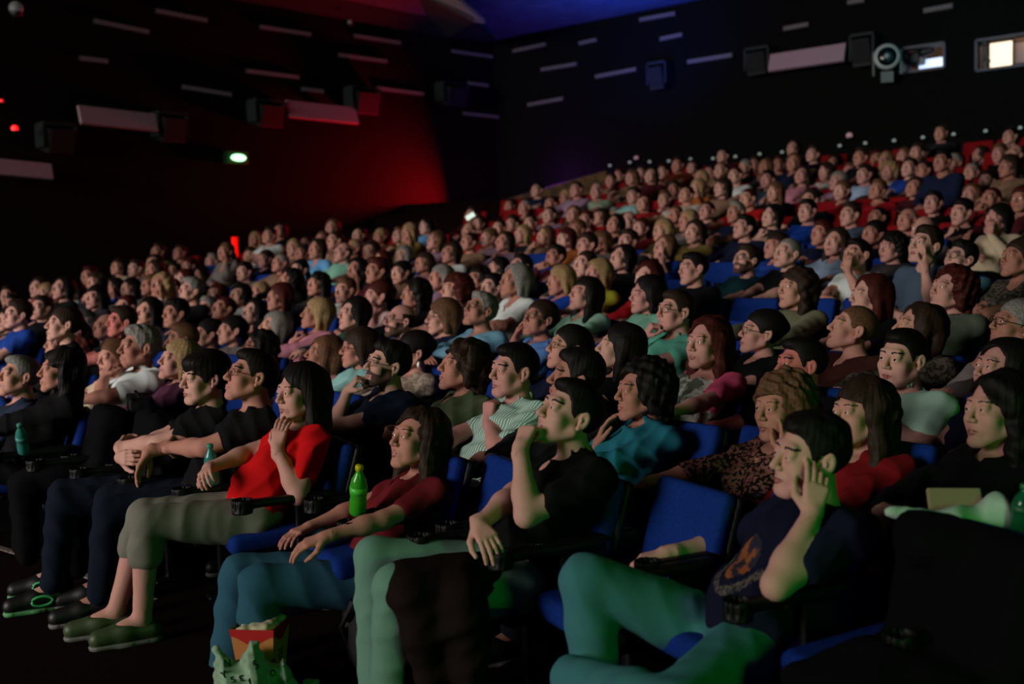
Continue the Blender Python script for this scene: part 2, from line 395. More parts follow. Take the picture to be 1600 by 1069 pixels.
    def post(G, x, y, z):
        w = folds(x, y, z, 42, sd)*ce*1.6 + wob(x, y, z, 70, sd+1)*ce*.35
        G = G + w.astype(F32)
        G = np.maximum(G, F32(zcut) - z)
        return G
    V, Q = solid(prim + sub, cr, post); out['top'] = (V, Q, 0)
    lo_ = g('bottom', 'trousers')
    if lo_ != 'none':
        be = g('be', .012)
        up_ = {'trousers': 1.96, 'shorts': 1.12, 'capri': 1.28}[lo_]
        prim = [ell(J['pel'], (.172+g('fat',0)*.5, .125+g('fat',0)*.4, .105), None, .05)] + leg_prims(J, sp, be, up_, g('bell', .012))
        def post2(G, x, y, z):
            w = folds(x, y, z, 36, sd+3)*.008 + wob(x, y, z, 60, sd+2)*.002
            return G + w.astype(F32)
        V, Q = solid(prim, cr*1.15, post2); out['bottom'] = (V, Q, 0)
    out['J'] = J
    return out
def shoe_parts(J, nm, q=1., flat=0.):
    A, Tt = J['an'+nm], J['toe'+nm]; d = Tt - A; d2 = norm(vec(d[0], d[1], 0)); h0 = min(A[2]-.105, Tt[2]-.03)
    heel = A - d2*.035; heel[2] = h0 + .055; toe = Tt + d2*.01; toe[2] = h0 + .045; mid = (heel+toe)/2; mid[2] = h0 + .06
    up = [cap(heel, mid, .042, .043, .03), cap(mid, toe, .043, .040, .03)] + ([cap(A + vec(0,0,-.02), heel, .042, .042, .03)] if not flat else [])
    def cut(G, x, y, z): return np.maximum(G, F32(h0+.018) - z)
    up.append(cap(A + vec(0,0,.0), A + vec(0,0,.08), .034, .034, .004, 's'))
    if flat: up.append(ell(A*.6+Tt*.4 + vec(0,0,.045), (.036,.05,.035), None, .01, 's'))
    u = solid(up, .0055*q, cut)
    so = [cap(heel*[1,1,0]+[0,0,h0+.02], mid*[1,1,0]+[0,0,h0+.02], .043, .044, .03), cap(mid*[1,1,0]+[0,0,h0+.02], toe*[1,1,0]+[0,0,h0+.02], .044, .041, .03)]
    def cut2(G, x, y, z): return np.maximum(np.maximum(G, F32(h0+.001) - z), z - F32(h0+.024))
    so_ = solid(so, .0055*q, cut2)
    return u, so_
# hair in the head's own frame -------------------------------------------------
def hairline(style):
    if style == 'm': return [(-.13,.074),(-.085,.074),(-.062,.062),(-.044,.046),(-.036,.020),(-.026,-.004),(-.012,-.012),(-.008,.022),(.028,.022),(.036,-.035),(.06,-.058),(.13,-.062)]
    if style == 'z': return [(-.13,.082),(-.07,.080),(-.045,.060),(-.035,.020),(-.012,-.002),(-.008,.022),(.028,.022),(.036,-.035),(.06,-.055),(.13,-.058)]
    return [(-.13,.060),(-.085,.060),(-.060,.042),(-.045,.016),(-.036,-.025),(-.02,-.07),(0,-.11),(.13,-.12)]
def hair_mesh(style, q=1., seed=0):
    h = .0032*q; L = []; amp = .003; fr = 55.
    cr = lambda e, dz=0: ell((0,.020,.036+dz), (.074+e,.096+e,.084+e), None, .01)
    line = 'm'; lim = None
    if style == 's': L = [cr(.005), ell((0,-.034,.092),(.050,.052,.032),None,.03), ell((0,.025,.082),(.062,.074,.046),None,.03)]; amp = .0042; fr = 130.
    elif style == 'z': L = [cr(.0035)]; amp = .0008; line = 'm'
    elif style == 'd': L = [cr(.0045)]; amp = .001; line = 'd'
    elif style == 'fade': L = [cr(.0045), ell((0,-.012,.088),(.056,.078,.036),None,.02)]; amp = .003
    elif style == 'fringe': L = [cr(.014), ell((0,-.045,.072),(.066,.058,.040),None,.02), ell((0,.04,.05),(.082,.080,.080),None,.02)]; line = 'fringe'; amp = .005
    elif style == 'b':
        L = [cr(.016), ell((0,.035,.03),(.092,.092,.092),None,.03)]
        for s in (-1,1): L += [cap((s*.070,.0,.03),(s*.078,.012,-.085),.026,.020,.025), cap((s*.06,.06,.0),(s*.055,.065,-.10),.036,.026,.03)]
        L += [cap((0,.085,0),(0,.075,-.10),.04,.03,.03)]; line = 'f'; amp = .005
    elif style == 'c':
        L = [cr(.020), ell((0,.03,.045),(.100,.100,.088),None,.03)]
        for s in (-1,1): L += [cap((s*.078,.0,.03),(s*.085,.015,-.055),.030,.028,.03), cap((s*.06,.07,.0),(s*.055,.075,-.07),.042,.036,.03)]
        L += [cap((0,.09,0),(0,.085,-.07),.05,.04,.03)]; line = 'f'; amp = .014; fr = 130.
    elif style in ('l', 'w'):
        L = [cr(.015), ell((0,.03,.035),(.088,.090,.088),None,.03)]
        for s in (-1,1):
            L += [cap((s*.072,-.004,.03),(s*.082,.010,-.10),.024,.026,.03), cap((s*.082,.010,-.10),(s*.088,-.012,-.215),.027,.020,.03), cap((s*.05,.075,.0),(s*.065,.075,-.20),.040,.030,.03)]
        L += [cap((0,.09,0),(0,.095,-.20),.042,.032,.03)]; line = 'f'; amp = .006 if style == 'l' else .010; fr = 60. if style == 'l' else 95.
    elif style == 'u':
        L = [cr(.010), ell((0,.11,.045),(.042,.036,.040),None,.015), ell((0,.04,.06),(.080,.080,.065),None,.02)]; line = 'u'; amp = .003
    elif style == 'p':
        L = [cr(.009), cap((0,.108,.035),(0,.150,-.02),.026,.030,.015), cap((0,.150,-.02),(0,.135,-.16),.030,.014,.02)]; line = 'u'; amp = .004
    tab = {'m': hairline('m'), 'f': hairline('f'), 'z': hairline('z'),
           'fringe': [(-.13,.030),(-.085,.032),(-.060,.026),(-.042,.010),(-.030,-.012),(-.012,-.012),(-.008,.010),(.028,.010),(.036,-.045),(.06,-.066),(.13,-.072)],
           'u': [(-.13,.064),(-.085,.064),(-.060,.046),(-.042,.028),(-.030,.0),(-.014,-.004),(-.008,.020),(.028,.018),(.036,-.045),(.06,-.066),(.13,-.07)],
           'd': [(-.13,.2),(-.03,.2),(-.022,.05),(-.012,.0),(-.008,.022),(.028,.022),(.036,-.035),(.06,-.055),(.13,-.058)]}[line]
    ty = np.array([t[0] for t in tab]); tz = np.array([t[1] for t in tab])
    def post(G, x, y, z):
        az = np.arctan2(x, y - .02 + 0*x)
        st = np.sin(az*F32(26) + wob(x, y, z, 30, seed)*3)*.5 + np.sin(az*F32(47) + wob(x, y, z, 40, seed+1)*3)*.5
        G = G + (st * F32(min(amp, .006)*.28) + wob(x, y, z, fr, seed+2)*F32(amp)).astype(F32)
        hz = np.interp(np.broadcast_to(y, (1, y.shape[1], 1)).ravel(), ty, tz).reshape(1, -1, 1).astype(F32)
        hz = hz + wob(x, y, z, 120, seed+5)*F32(.004) - (np.clip(F32(.030)-np.abs(np.abs(x)-F32(.045)),0,1)*F32(-.25) if line in ('m','z') else 0)*(y < -.05)
        cut = (hz - z) * F32(.8)
        if line == 'd': cut = np.maximum(cut, z - F32(.055) - F32(.0)*y)
        if line == 'f':   # open only the face and the front of the neck
            a = np.abs(x); face = np.maximum(np.maximum((a - F32(.066) - np.maximum(-.02-z,0)*F32(.10)), y + F32(.030) + 0*x), z - F32(.070) + a*a*F32(8) - F32(.02)*np.sin(x*F32(30)+F32(seed)))
            cut = -face
        k = F32(.006); hh = np.maximum(k - np.abs(G - cut), 0)/k
        G = np.maximum(G, cut) + hh*hh*k*F32(.25)
        return G
    return solid(L, h, post)
PEOPLE = '''
0 -7.01 1.019 m s g greyblue
0 -6.47 1.082 f l k blackjacket
0 -4.95 1.102 m s k blacktee
0 -4.54 1.127 m s k blacktee glasses
0 -4.15 1.066 f b k redtee
0 -3.35 0.903 f b n darkred
0 -2.50 1.070 m s k blackpolo
0 -1.50 1.004 m s k navytee
1 -8.05 1.290 f s n black
1 -7.37 1.052 f s t cream
1 -7.03 1.132 m s g white
1 -6.55 1.056 f b y plum
1 -4.47 1.103 m s k darknavy glasses beard
1 -3.88 1.115 f c n olivegreen
1 -3.52 1.113 m s k stripes
1 -3.12 1.093 m s k charcoal
1 -2.73 1.052 f b k tealdenim
1 -2.02 1.022 f c t floralblack
1 -1.67 1.019 f b n redblazer
1 -1.15 1.065 f b k black
2 -10.43 1.305 m s n blue
2 -9.74 1.020 f b n grey
2 -9.36 0.981 f l r navy glasses
2 -8.70 1.251 m s n black
2 -7.83 1.105 m s t navy
2 -6.83 1.062 f l k maroon glasses
2 -6.08 1.035 f l t rose
2 -5.70 1.092 f b n paleteal glasses
2 -5.16 1.085 f u k sand glasses
2 -3.83 1.145 f s k navy glasses
2 -3.46 1.156 f l k black
2 -2.88 1.197 f l r pinkraglan
2 -2.34 1.103 m s k black
2 -1.82 1.155 m s k palemint
2 -1.37 1.121 f b k indigo
3 -12.20 1.190 f l k black
3 -11.54 1.319 m s n black
3 -10.80 1.150 f b g charcoal cap
3 -10.39 1.120 m d g skyblue
3 -9.64 1.280 f l k charcoal
3 -9.20 1.269 m s k navy
3 -8.72 1.078 f s k black
3 -8.37 1.107 f u k grey
3 -7.76 1.150 f b g darkgrey
3 -7.19 1.267 f b y pink
3 -6.73 1.270 f b k green
3 -6.19 1.218 m d n denim glasses beard
3 -5.72 1.253 f b t navy glasses
3 -5.33 1.304 m s g iceblue glasses
3 -4.76 1.248 f u n cornflower glasses
3 -3.62 1.311 m s n mintteal glasses
3 -3.01 1.192 f u k black glasses
3 -2.43 1.223 m z t brown
3 -2.05 1.231 f l n floral
3 -1.54 1.257 f s g grey glasses
4 -13.55 1.309 m s k blue
4 -12.52 1.504 f b k black
4 -11.89 1.399 f l k darkgrey
4 -11.33 1.285 m z r black
4 -10.67 1.518 f l y white
4 -10.17 1.456 m s g black
4 -9.64 1.256 m z r red
4 -9.16 1.217 f l k black
4 -8.76 1.379 f b r black
4 -7.37 1.384 f s r pinkwhite
4 -6.89 1.394 f l k black
4 -6.40 1.425 f c r navy
4 -5.72 1.500 f b g white
4 -5.00 1.380 f l k seafoam
4 -4.42 1.379 f b k mint
4 -3.19 1.419 f l n greygreen
4 -2.67 1.363 f l r black
4 -2.15 1.402 f c r sagegrey
5 -14.96 1.414 m s n black
5 -14.31 1.510 f b n red
5 -14.16 1.439 f s y black
5 -13.59 1.458 f b k paleteal
5 -13.13 1.559 f l n charcoal
5 -12.47 1.468 f b k grey
5 -12.08 1.502 f s t grey
5 -11.70 1.458 m s n black
5 -11.06 1.222 m s g maroon
5 -10.48 1.369 f b k white
5 -9.64 1.520 f c k black
5 -9.19 1.478 f l k charcoal
5 -8.77 1.405 m s t white
5 -8.29 1.607 m s r maroon
5 -7.41 1.514 f b g lilac
5 -6.74 1.419 m s k navy
5 -5.93 1.470 f b y royal
5 -5.51 1.521 f b y yellow
5 -4.98 1.486 f b r crimson
5 -4.53 1.553 m s k black
5 -2.61 1.679 m s n slate
5 -1.98 1.575 f s n floral
6 -14.43 1.641 m s r black
6 -13.94 1.471 f b k royal
6 -13.12 1.692 f l n charcoal
6 -12.56 1.552 f b r lilac
6 -11.96 1.359 f s r pink
6 -11.18 1.367 f b y grey
6 -10.46 1.633 f s k black
6 -9.51 1.620 f l k charcoal
6 -8.82 1.570 f u k tan
6 -7.69 1.487 f l k black glasses
6 -7.11 1.598 m s k black
6 -6.29 1.612 m z n grey
6 -5.85 1.651 f s k black
6 -4.51 1.601 m s n teal glasses beard
6 -4.11 1.652 m z g black
6 -3.48 1.619 m s k white handface
6 -2.64 1.573 m s k lightcyan glasses
7 -14.90 1.758 f s n cream
7 -14.55 1.730 m s n lilac
7 -14.18 1.795 f s n grey
7 -13.64 1.570 m z n grey
7 -13.26 1.589 f l k black blondface
7 -12.76 1.917 f s t grey
7 -12.42 1.634 m s k grey
7 -11.75 1.731 m z g tan
7 -11.08 1.898 f b n lightblue
7 -10.63 1.842 m d n mint
7 -9.98 1.710 f b r black
7 -9.29 1.669 f s n lilac
7 -8.86 1.780 f s n white
7 -8.16 1.582 f b k grey
7 -7.33 1.693 m s k maroon
7 -6.90 1.806 m s n grey glasses
7 -6.37 1.822 m s n charcoal
7 -5.92 1.747 f b t royal
7 -4.66 1.719 f s n blue
7 -4.05 1.735 f l n whiteblue
7 -3.52 1.671 f c k darkgrey
8 -15.06 1.979 m s n olive
8 -14.76 1.674 m s n grey
8 -14.45 1.744 f s r maroon
8 -13.64 1.780 m z n white
8 -12.95 1.807 f s n navy
8 -12.25 1.870 f s n black
8 -11.64 2.029 m z n tan
8 -11.00 1.866 f l n rosepink
8 -10.44 1.779 f b g grey
8 -9.88 1.955 f l t lilac
8 -9.33 1.919 m z n tan
8 -8.77 1.899 f s n lilac
8 -7.84 1.904 f s r orange
8 -7.34 1.848 f b t grey
8 -6.49 1.947 f b y olive
8 -6.08 1.909 f s n khaki
8 -5.47 1.938 m s k navy
8 -4.58 1.841 m s r navy
8 -4.04 1.814 f u k black
8 -3.55 1.830 m d g palegrey glasses
8 -2.86 1.898 f b k cream handface
9 -15.53 1.962 m s n tan
9 -14.89 1.807 m s g grey
9 -14.12 1.875 m s n tan
9 -13.73 2.171 m s n white
9 -13.27 1.966 f l y tan
9 -12.71 2.073 f s t pink
9 -12.13 1.927 f s y black
9 -11.42 1.830 m z t black
9 -11.11 2.113 f l y khaki
9 -9.73 1.987 f s t lilac
9 -9.18 2.000 f b y charcoal
9 -8.81 1.968 f b t tan
9 -8.30 2.031 m s t tan
9 -7.73 2.071 f s k black
9 -7.35 2.014 f s r darkred
9 -6.69 2.070 f b y grey
9 -6.04 2.135 m s g navy
9 -5.59 2.068 f b k charcoal
9 -5.15 2.102 m s k royal
9 -4.65 2.041 m s n slate
9 -4.02 1.949 m d g charcoal
9 -3.46 2.004 m s k black
9 -2.88 2.096 f s r maroon
10 -14.84 2.148 f b y red
10 -13.83 2.047 m z n black
10 -12.81 2.141 m z n olive
10 -12.41 2.105 f s y olive
10 -12.05 2.101 m s t olive
10 -11.54 2.226 f b k lightblue
10 -10.78 2.117 m d r grey
10 -10.24 2.141 m z n tan
10 -9.70 2.181 m z n red
10 -8.78 2.183 m s r maroon
10 -8.10 2.133 m d r grey
10 -7.39 2.183 m z t olive
10 -6.93 2.209 m z n charcoal
10 -6.35 2.335 m z r red
10 -4.69 2.016 m z k black
10 -4.05 2.145 m s k black cap
10 -3.43 2.149 m z r darkred
11 -11.28 2.256 f s n tan
11 -10.67 2.229 m s n charcoal
11 -10.01 2.333 m z n lilac
11 -9.60 2.313 f l t tan
11 -9.14 2.252 f s n lilac
11 -8.42 2.416 f b r redtop
11 -7.74 2.492 m z n ivory
11 -7.19 2.552 f l n tan
11 -6.42 2.442 f l t black
11 -5.50 2.407 f s t crimson
11 -5.04 2.376 m s t crimson
11 -4.58 2.375 f b n maroon
11 -4.24 2.658 m s k navy
11 -3.91 2.242 f s t maroon
11 -3.49 2.535 f b n tan
12 -12.07 2.444 m s n maroon
12 -11.07 2.508 m z g tan
12 -10.59 2.544 m z n tan
12 -10.13 2.738 m s n lilac
12 -9.77 2.696 m d g sage
12 -9.46 2.295 m s g grey
12 -9.13 2.589 m s n paleteal
12 -8.61 2.501 m s t black
12 -8.07 2.636 f l y orange
12 -7.46 2.768 m z r white
12 -6.45 2.695 f l n pink
12 -5.94 2.580 f b g lilac
12 -5.56 2.645 m s n whiteblue
12 -4.96 2.680 m s n blue
12 -4.43 2.431 f b k crimson
12 -3.99 2.439 m s n black
13 -11.97 2.591 m z n olive
13 -10.91 2.694 f s y tan
13 -10.03 2.664 f b r grey
13 -9.70 2.931 f b t tan
13 -9.36 2.938 f s n maroon
13 -8.96 2.700 m s n black
13 -8.50 2.828 f s y black
13 -8.16 2.941 m z t tan
13 -7.43 2.924 f l t charcoal
13 -6.99 2.963 f s t navy
13 -6.49 2.786 f l n white
13 -5.97 2.951 m s n black
13 -5.56 2.715 f c y white
13 -5.09 2.703 m s n maroon
13 -4.45 2.620 m z g tan
13 -3.90 2.802 m d n black
14 -10.62 2.982 f s n tan
14 -9.84 2.845 f l t olive
14 -9.39 3.153 m s n rust
14 -8.82 2.976 m z n white
14 -8.21 3.023 f s g black
14 -7.65 3.020 m s r black
14 -6.50 2.833 m s t navy
14 -5.95 2.940 f b y tan
14 -5.49 3.019 m s n black
14 -4.95 2.828 m s g black
14 -4.34 2.906 m s t black
15 -10.99 3.116 m s r red
15 -10.56 3.144 f s n black
15 -10.16 3.128 m s r orange
15 -9.61 3.166 f s n red
15 -8.49 3.125 m s n black
15 -7.14 3.041 f s n grey
15 -6.44 3.063 f b r black
15 -6.01 3.056 f l t lilac
15 -4.87 2.975 f l n greyblue
15 -4.44 3.198 m s k black
'''
# ---------------------------------------------------------------- helpers
def ray(x, y): return MC @ np.array([(x - CX)/FPX, (CY - y)/FPX, 1.0])
def on_plane(x, y, p0, n):
    d = ray(x, y); o = np.array([0, 0, EYE]); t = ((np.array(p0) - o) @ n) / (d @ n); return o + d*t
def lin(h):
    h = h.lstrip('#'); c = [int(h[i:i+2], 16)/255 for i in (0, 2, 4)]
    return tuple((v/12.92 if v <= .04045 else ((v+.055)/1.055)**2.4) for v in c)
MATS = {}
def mat(name, color, rough=.7, metal=0., spec=.5, emit=None, es=0., alpha=None, trans=0., kind=None, col2=None, scale=60., bump=0., sheen=0.):
    if name in MATS: return MATS[name]
    m = bpy.data.materials.new(name); m.use_nodes = True; nt = m.node_tree; b = nt.nodes['Principled BSDF']
    c = lin(color) if isinstance(color, str) else color
    b.inputs['Base Color'].default_value = (*c, 1); b.inputs['Roughness'].default_value = rough; b.inputs['Metallic'].default_value = metal
    b.inputs['Specular IOR Level'].default_value = spec
    if sheen: b.inputs['Sheen Weight'].default_value = sheen
    if trans: b.inputs['Transmission Weight'].default_value = trans; b.inputs['IOR'].default_value = 1.4
    if emit: b.inputs['Emission Color'].default_value = (*(lin(emit) if isinstance(emit, str) else emit), 1); b.inputs['Emission Strength'].default_value = es
    if kind or bump:
        tc = nt.nodes.new('ShaderNodeTexCoord')
    if kind == 'noise' or kind == 'mottle':
        n = nt.nodes.new('ShaderNodeTexNoise'); n.inputs['Scale'].default_value = scale; n.inputs['Detail'].default_value = 3
        nt.links.new(tc.outputs['Object'], n.inputs['Vector']); r = nt.nodes.new('ShaderNodeValToRGB')
        c2 = lin(col2) if isinstance(col2, str) else (col2 or tuple(v*.7 for v in c))
        r.color_ramp.elements[0].color = (*c2, 1); r.color_ramp.elements[1].color = (*c, 1)
        r.color_ramp.elements[0].position = .38 if kind == 'noise' else .47; r.color_ramp.elements[1].position = .62 if kind == 'noise' else .53
        nt.links.new(n.outputs['Fac'], r.inputs['Fac']); nt.links.new(r.outputs['Color'], b.inputs['Base Color'])
    if kind == 'stripe':
        w = nt.nodes.new('ShaderNodeTexWave'); w.wave_type = 'BANDS'; w.bands_direction = 'X'; w.inputs['Scale'].default_value = scale; w.inputs['Distortion'].default_value = 0
        nt.links.new(tc.outputs['Object'], w.inputs['Vector']); r = nt.nodes.new('ShaderNodeValToRGB')
        r.color_ramp.elements[0].color = (*lin(col2), 1); r.color_ramp.elements[1].color = (*c, 1); r.color_ramp.elements[0].position = .25; r.color_ramp.elements[1].position = .5
        nt.links.new(w.outputs['Fac'], r.inputs['Fac']); nt.links.new(r.outputs['Color'], b.inputs['Base Color'])
    if bump:
        n2 = nt.nodes.new('ShaderNodeTexNoise'); n2.inputs['Scale'].default_value = 350 if bump < .5 else 90; n2.inputs['Detail'].default_value = 4
        if name.startswith('hair'):
            mp = nt.nodes.new('ShaderNodeMapping'); mp.inputs['Scale'].default_value = (4.0, 4.0, .45); nt.links.new(tc.outputs['Object'], mp.inputs['Vector']); nt.links.new(mp.outputs['Vector'], n2.inputs['Vector'])
        else: nt.links.new(tc.outputs['Object'], n2.inputs['Vector'])
        bp = nt.nodes.new('ShaderNodeBump'); bp.inputs['Strength'].default_value = bump; bp.inputs['Distance'].default_value = .002
        nt.links.new(n2.outputs['Fac'], bp.inputs['Height']); nt.links.new(bp.outputs['Normal'], b.inputs['Normal'])
    MATS[name] = m; return m
def tag(o, label=None, cat=None, group=None, kind=None):
    if label: o['label'] = label
    if cat: o['category'] = cat
    if group: o['group'] = group
    if kind: o['kind'] = kind
    return o
def link(name, me, parent=None, loc=None, mw=None):
    o = bpy.data.objects.new(name, me); COL.objects.link(o)
    if parent: o.parent = parent
    if loc is not None: o.location = loc
    if mw is not None: o.matrix_local = mw
    return o
def empty(name, loc, rz=0):
    o = bpy.data.objects.new(name, None); COL.objects.link(o); o.location = loc; o.rotation_euler = (0, 0, rz); o.empty_display_size = .1; return o
def poly_mesh(name, verts, faces, m, smooth=False):
    me = bpy.data.meshes.new(name); me.from_pydata([tuple(map(float, v)) for v in verts], [], faces)
    for x in (m if isinstance(m, list) else [m]): me.materials.append(x)
    me.update()
    if smooth: me.polygons.foreach_set('use_smooth', [True]*len(me.polygons))
    return me
BOXF = [(0,3,2,1),(4,5,6,7),(0,1,5,4),(1,2,6,5),(2,3,7,6),(3,0,4,7)]
def box_vf(c, h, R=np.eye(3)):
    c = np.array(c, float); s = [(-1,-1,-1),(1,-1,-1),(1,1,-1),(-1,1,-1),(-1,-1,1),(1,-1,1),(1,1,1),(-1,1,1)]
    return [c + R @ (np.array(v)*np.array(h)) for v in s], BOXF
def boxes(name, lst, m, parent=None, **k):
    V, Fc = [], []
    for b in lst:
        v, f = box_vf(*b); n = len(V); V += v; Fc += [tuple(i+n for i in q) for q in f]
    return link(name, poly_mesh(name, V, Fc, m), parent, **k)
def lathe(name, prof, m, seg=20, parent=None, **k):
    V, Fc = [], []
    for r, z in prof:
        for i in range(seg): a = 2*math.pi*i/seg; V.append((r*math.cos(a), r*math.sin(a), z))
    for j in range(len(prof)-1):
        for i in range(seg): Fc.append((j*seg+i, j*seg+(i+1) % seg, (j+1)*seg+(i+1) % seg, (j+1)*seg+i))
    Fc.append(tuple(range(seg))[::-1]); Fc.append(tuple((len(prof)-1)*seg+i for i in range(seg)))
    return link(name, poly_mesh(name, V, Fc, m, True), parent, **k)
def tube_mesh(name, pts, r, m, seg=8, closed=False):
    V, Fc = [], []; n = len(pts); pts = [np.array(p, float) for p in pts]
    for i, p in enumerate(pts):
        t = norm(pts[(i+1) % n] - pts[i-1]) if closed else norm(pts[min(i+1, n-1)] - pts[max(i-1, 0)])
        a = norm(np.cross(t, vec(.13,.31,.94))); b = np.cross(t, a)
        for j in range(seg): an = 2*math.pi*j/seg; V.append(p + r*(a*math.cos(an) + b*math.sin(an)))
    for i in range(n if closed else n-1):
        for j in range(seg):
            i2 = (i+1) % n; Fc.append((i*seg+j, i*seg+(j+1) % seg, i2*seg+(j+1) % seg, i2*seg+j))
    return poly_mesh(name, V, Fc, m, True)

# ---------------------------------------------------------------- the hall
def cv(k): return .004 + .0012*k
def rowy(k, x): return 3.47 + .9*k - cv(k)*(-x - 7)**2
def rise(k): return max(0, .0645*k + .0062*k*k)
floor_m = mat('dark_red_carpet', '#1a0707', .95, spec=.05, kind='noise', col2='#100607', scale=40, bump=.6)
wall_m = mat('dark_wall_fabric', '#180a0b', .95, spec=.1, kind='noise', col2='#150c0d', scale=12, bump=.5)
back_m = mat('black_rear_wall', '#100e0d', .95, spec=.1, kind='noise', col2='#0c0b0a', scale=12, bump=.5)
ceil_m = mat('ceiling_paint', '#5a5f6a', .8, kind='noise', col2='#4c515c', scale=3)
olive_m = mat('olive_parapet_paint', '#6a4a20', .8, kind='noise', col2='#3a2814', scale=6)
# stepped floor: one continuous structure
V, Fc = [], []
xs = np.linspace(-17.6, 2.6, 42)
prof = [(-9.0, 0.0, None)]
def strip(ya, za, yb, zb):
    n = len(V)
    for i, x in enumerate(xs): V.append((x, ya(x), za)); V.append((x, yb(x), zb))
    for i in range(len(xs)-1): Fc.append((n+2*i, n+2*i+2, n+2*i+3, n+2*i+1))
front = lambda k: (lambda x: rowy(k, x) - .62)
strip(lambda x: -9.0, 0, front(1), 0)
for k in range(1, 18):
    strip(front(k), rise(k-1), front(k), rise(k)); strip(front(k), rise(k), front(k+1) if k < 17 else (lambda x: 21.0), rise(k))
tag(link('floor', poly_mesh('floor', V, Fc, floor_m)), kind='structure')
SW0, SW1 = vec(-17.3, -9.0, 0), vec(-15.8, 19.0, 0)          # side wall line
sdir = norm(SW1 - SW0); sn = vec(sdir[1], -sdir[0], 0)         # normal into the hall (+x)
if sn[0] < 0: sn = -sn
WTOP = on_plane(779, 62, (0, 19.0, 0), vec(0, 1, 0))[2]
tag(link('wall_left', poly_mesh('wall_left', [SW0 + vec(0,0,-.3), SW1 + vec(0,0,-.3), SW1 + vec(0,0,WTOP+2), SW0 + vec(0,0,WTOP+2),
    *( [SW0 + vec(-.2,0,-.3), SW1 + vec(-.2,0,-.3), SW1 + vec(-.2,0,WTOP+2), SW0 + vec(-.2,0,WTOP+2)])], BOXF, wall_m)), kind='structure')
BY = 19.0
bp = lambda x, y, dy=0.: on_plane(x, y, (0, BY-dy, 0), vec(0, 1, 0))
spn = lambda x, y, d=0.: on_plane(x, y, SW0 + sn*d, sn)
# rear wall with two projection openings
holes = []
for (x0, y0, x1, y1) in ((1409, 72, 1477, 110), (1527, 56, 1640, 104)):
    a, b = bp(x0, (y0+y1)/2), bp(x1, (y0+y1)/2 - (x1-x0)*.15)
    zt = bp((x0+x1)/2, y0)[2]; zb = bp((x0+x1)/2, y1)[2]; holes.append((a[0], b[0], zb, zt))
gx = sorted({-16.2, 3.0, *[h[0] for h in holes], *[h[1] for h in holes]}); zz = sorted({-.2, WTOP+2, *[h[2] for h in holes], *[h[3] for h in holes]})
lst = []
for i in range(len(gx)-1):
    for j in range(len(zz)-1):
        cxm, czm = (gx[i]+gx[i+1])/2, (zz[j]+zz[j+1])/2
        if any(h[0] < cxm < h[1] and h[2] < czm < h[3] for h in holes): continue
        lst.append(((cxm, BY+.1, czm), ((gx[i+1]-gx[i])/2, .1, (zz[j+1]-zz[j])/2)))
tag(boxes('wall_back', lst, back_m), kind='structure')
booth_m = mat('booth_paint', '#9a8578', .8)
bx0, bx1, bz0, bz1 = holes[0][0]-.6, holes[1][1]+.4, holes[0][2]-.5, holes[1][3]+.5
bw = [((bx0+bx1)/2, BY+2.3, (bz0+bz1)/2), ((bx1-bx0)/2, .05, (bz1-bz0)/2)], [((bx0+bx1)/2, BY+1.25, bz0-.05), ((bx1-bx0)/2, 1.1, .05)], [((bx0+bx1)/2, BY+1.25, bz1+.05), ((bx1-bx0)/2, 1.1, .05)], [(bx0-.05, BY+1.25, (bz0+bz1)/2), (.05, 1.1, (bz1-bz0)/2)], [(bx1+.05, BY+1.25, (bz0+bz1)/2), (.05, 1.1, (bz1-bz0)/2)]
tag(boxes('wall_booth', [tuple(b) for b in bw], booth_m), kind='structure')
point('booth_lamp', ((holes[1][0]+holes[1][1])/2, BY+1.2, holes[1][3]+.3), 16, (1.0, .72, .5), .15)
point('booth_lamp', ((holes[0][0]+holes[0][1])/2+.5, BY+1.2, holes[0][3]+.3), 5, (1.0, .75, .6), .15)
for i, h in enumerate(holes):
    c = ((h[0]+h[1])/2, BY-.0, (h[2]+h[3])/2); hw, hh = (h[1]-h[0])/2, (h[3]-h[2])/2
    tag(boxes('window_%d' % (i+1), [((c[0], BY+.05, h[2]), (hw, .12, .02)), ((c[0], BY+.05, h[3]), (hw, .12, .02)), ((h[0], BY+.05, c[2]), (.02, .12, hh)), ((h[1], BY+.05, c[2]), (.02, .12, hh))],
        mat('port_frame_grey', '#57505a', .6)), kind='structure')
# ceiling and its pale slanted panel
cz = WTOP
cpl = lambda x, y, z=cz: on_plane(x, y, (0, 0, z), vec(0, 0, 1))
tag(link('ceiling', poly_mesh('ceiling', [(-17.5, -9, cz), (3, -9, cz), (3, 19.2, cz), (-17.5, 19.2, cz), (-17.5, -9, cz+.2), (3, -9, cz+.2), (3, 19.2, cz+.2), (-17.5, 19.2, cz+.2)], BOXF, ceil_m)), kind='structure')
dark_ceil = mat('dark_soffit', '#14100f', .9, kind='noise', col2='#100d0c', scale=8)
zs = cz - .12
q = [cpl(672, 0, zs), cpl(716, 0, zs), cpl(758, 37, zs-.35), cpl(741, 35, zs-.35)]
ext = lambda a, b, t: a + (a-b)*t
q[0] = ext(q[0], q[3], .8); q[1] = ext(q[1], q[2], .8)
tag(link('trim_1', poly_mesh('trim_1', [*q, *[p + vec(0,0,.08) for p in q]], BOXF, mat('pale_ceiling_panel', '#a08088', .7))), kind='structure')
e0, e1 = q[3], q[0]
dl = [e1, e0, cpl(772, 64, zs), spn(700, 60, .02)*[1,1,0]+[0,0,zs], SW0*[1,1,0]+sn*.02+[0,0,zs]]
tag(link('trim_2', poly_mesh('trim_2', [*dl, *[p+vec(0,0,.09) for p in dl]], [(4,3,2,1,0),(5,6,7,8,9)]+[(i,(i+1)%5,5+(i+1)%5,5+i) for i in range(5)], dark_ceil)), kind='structure')
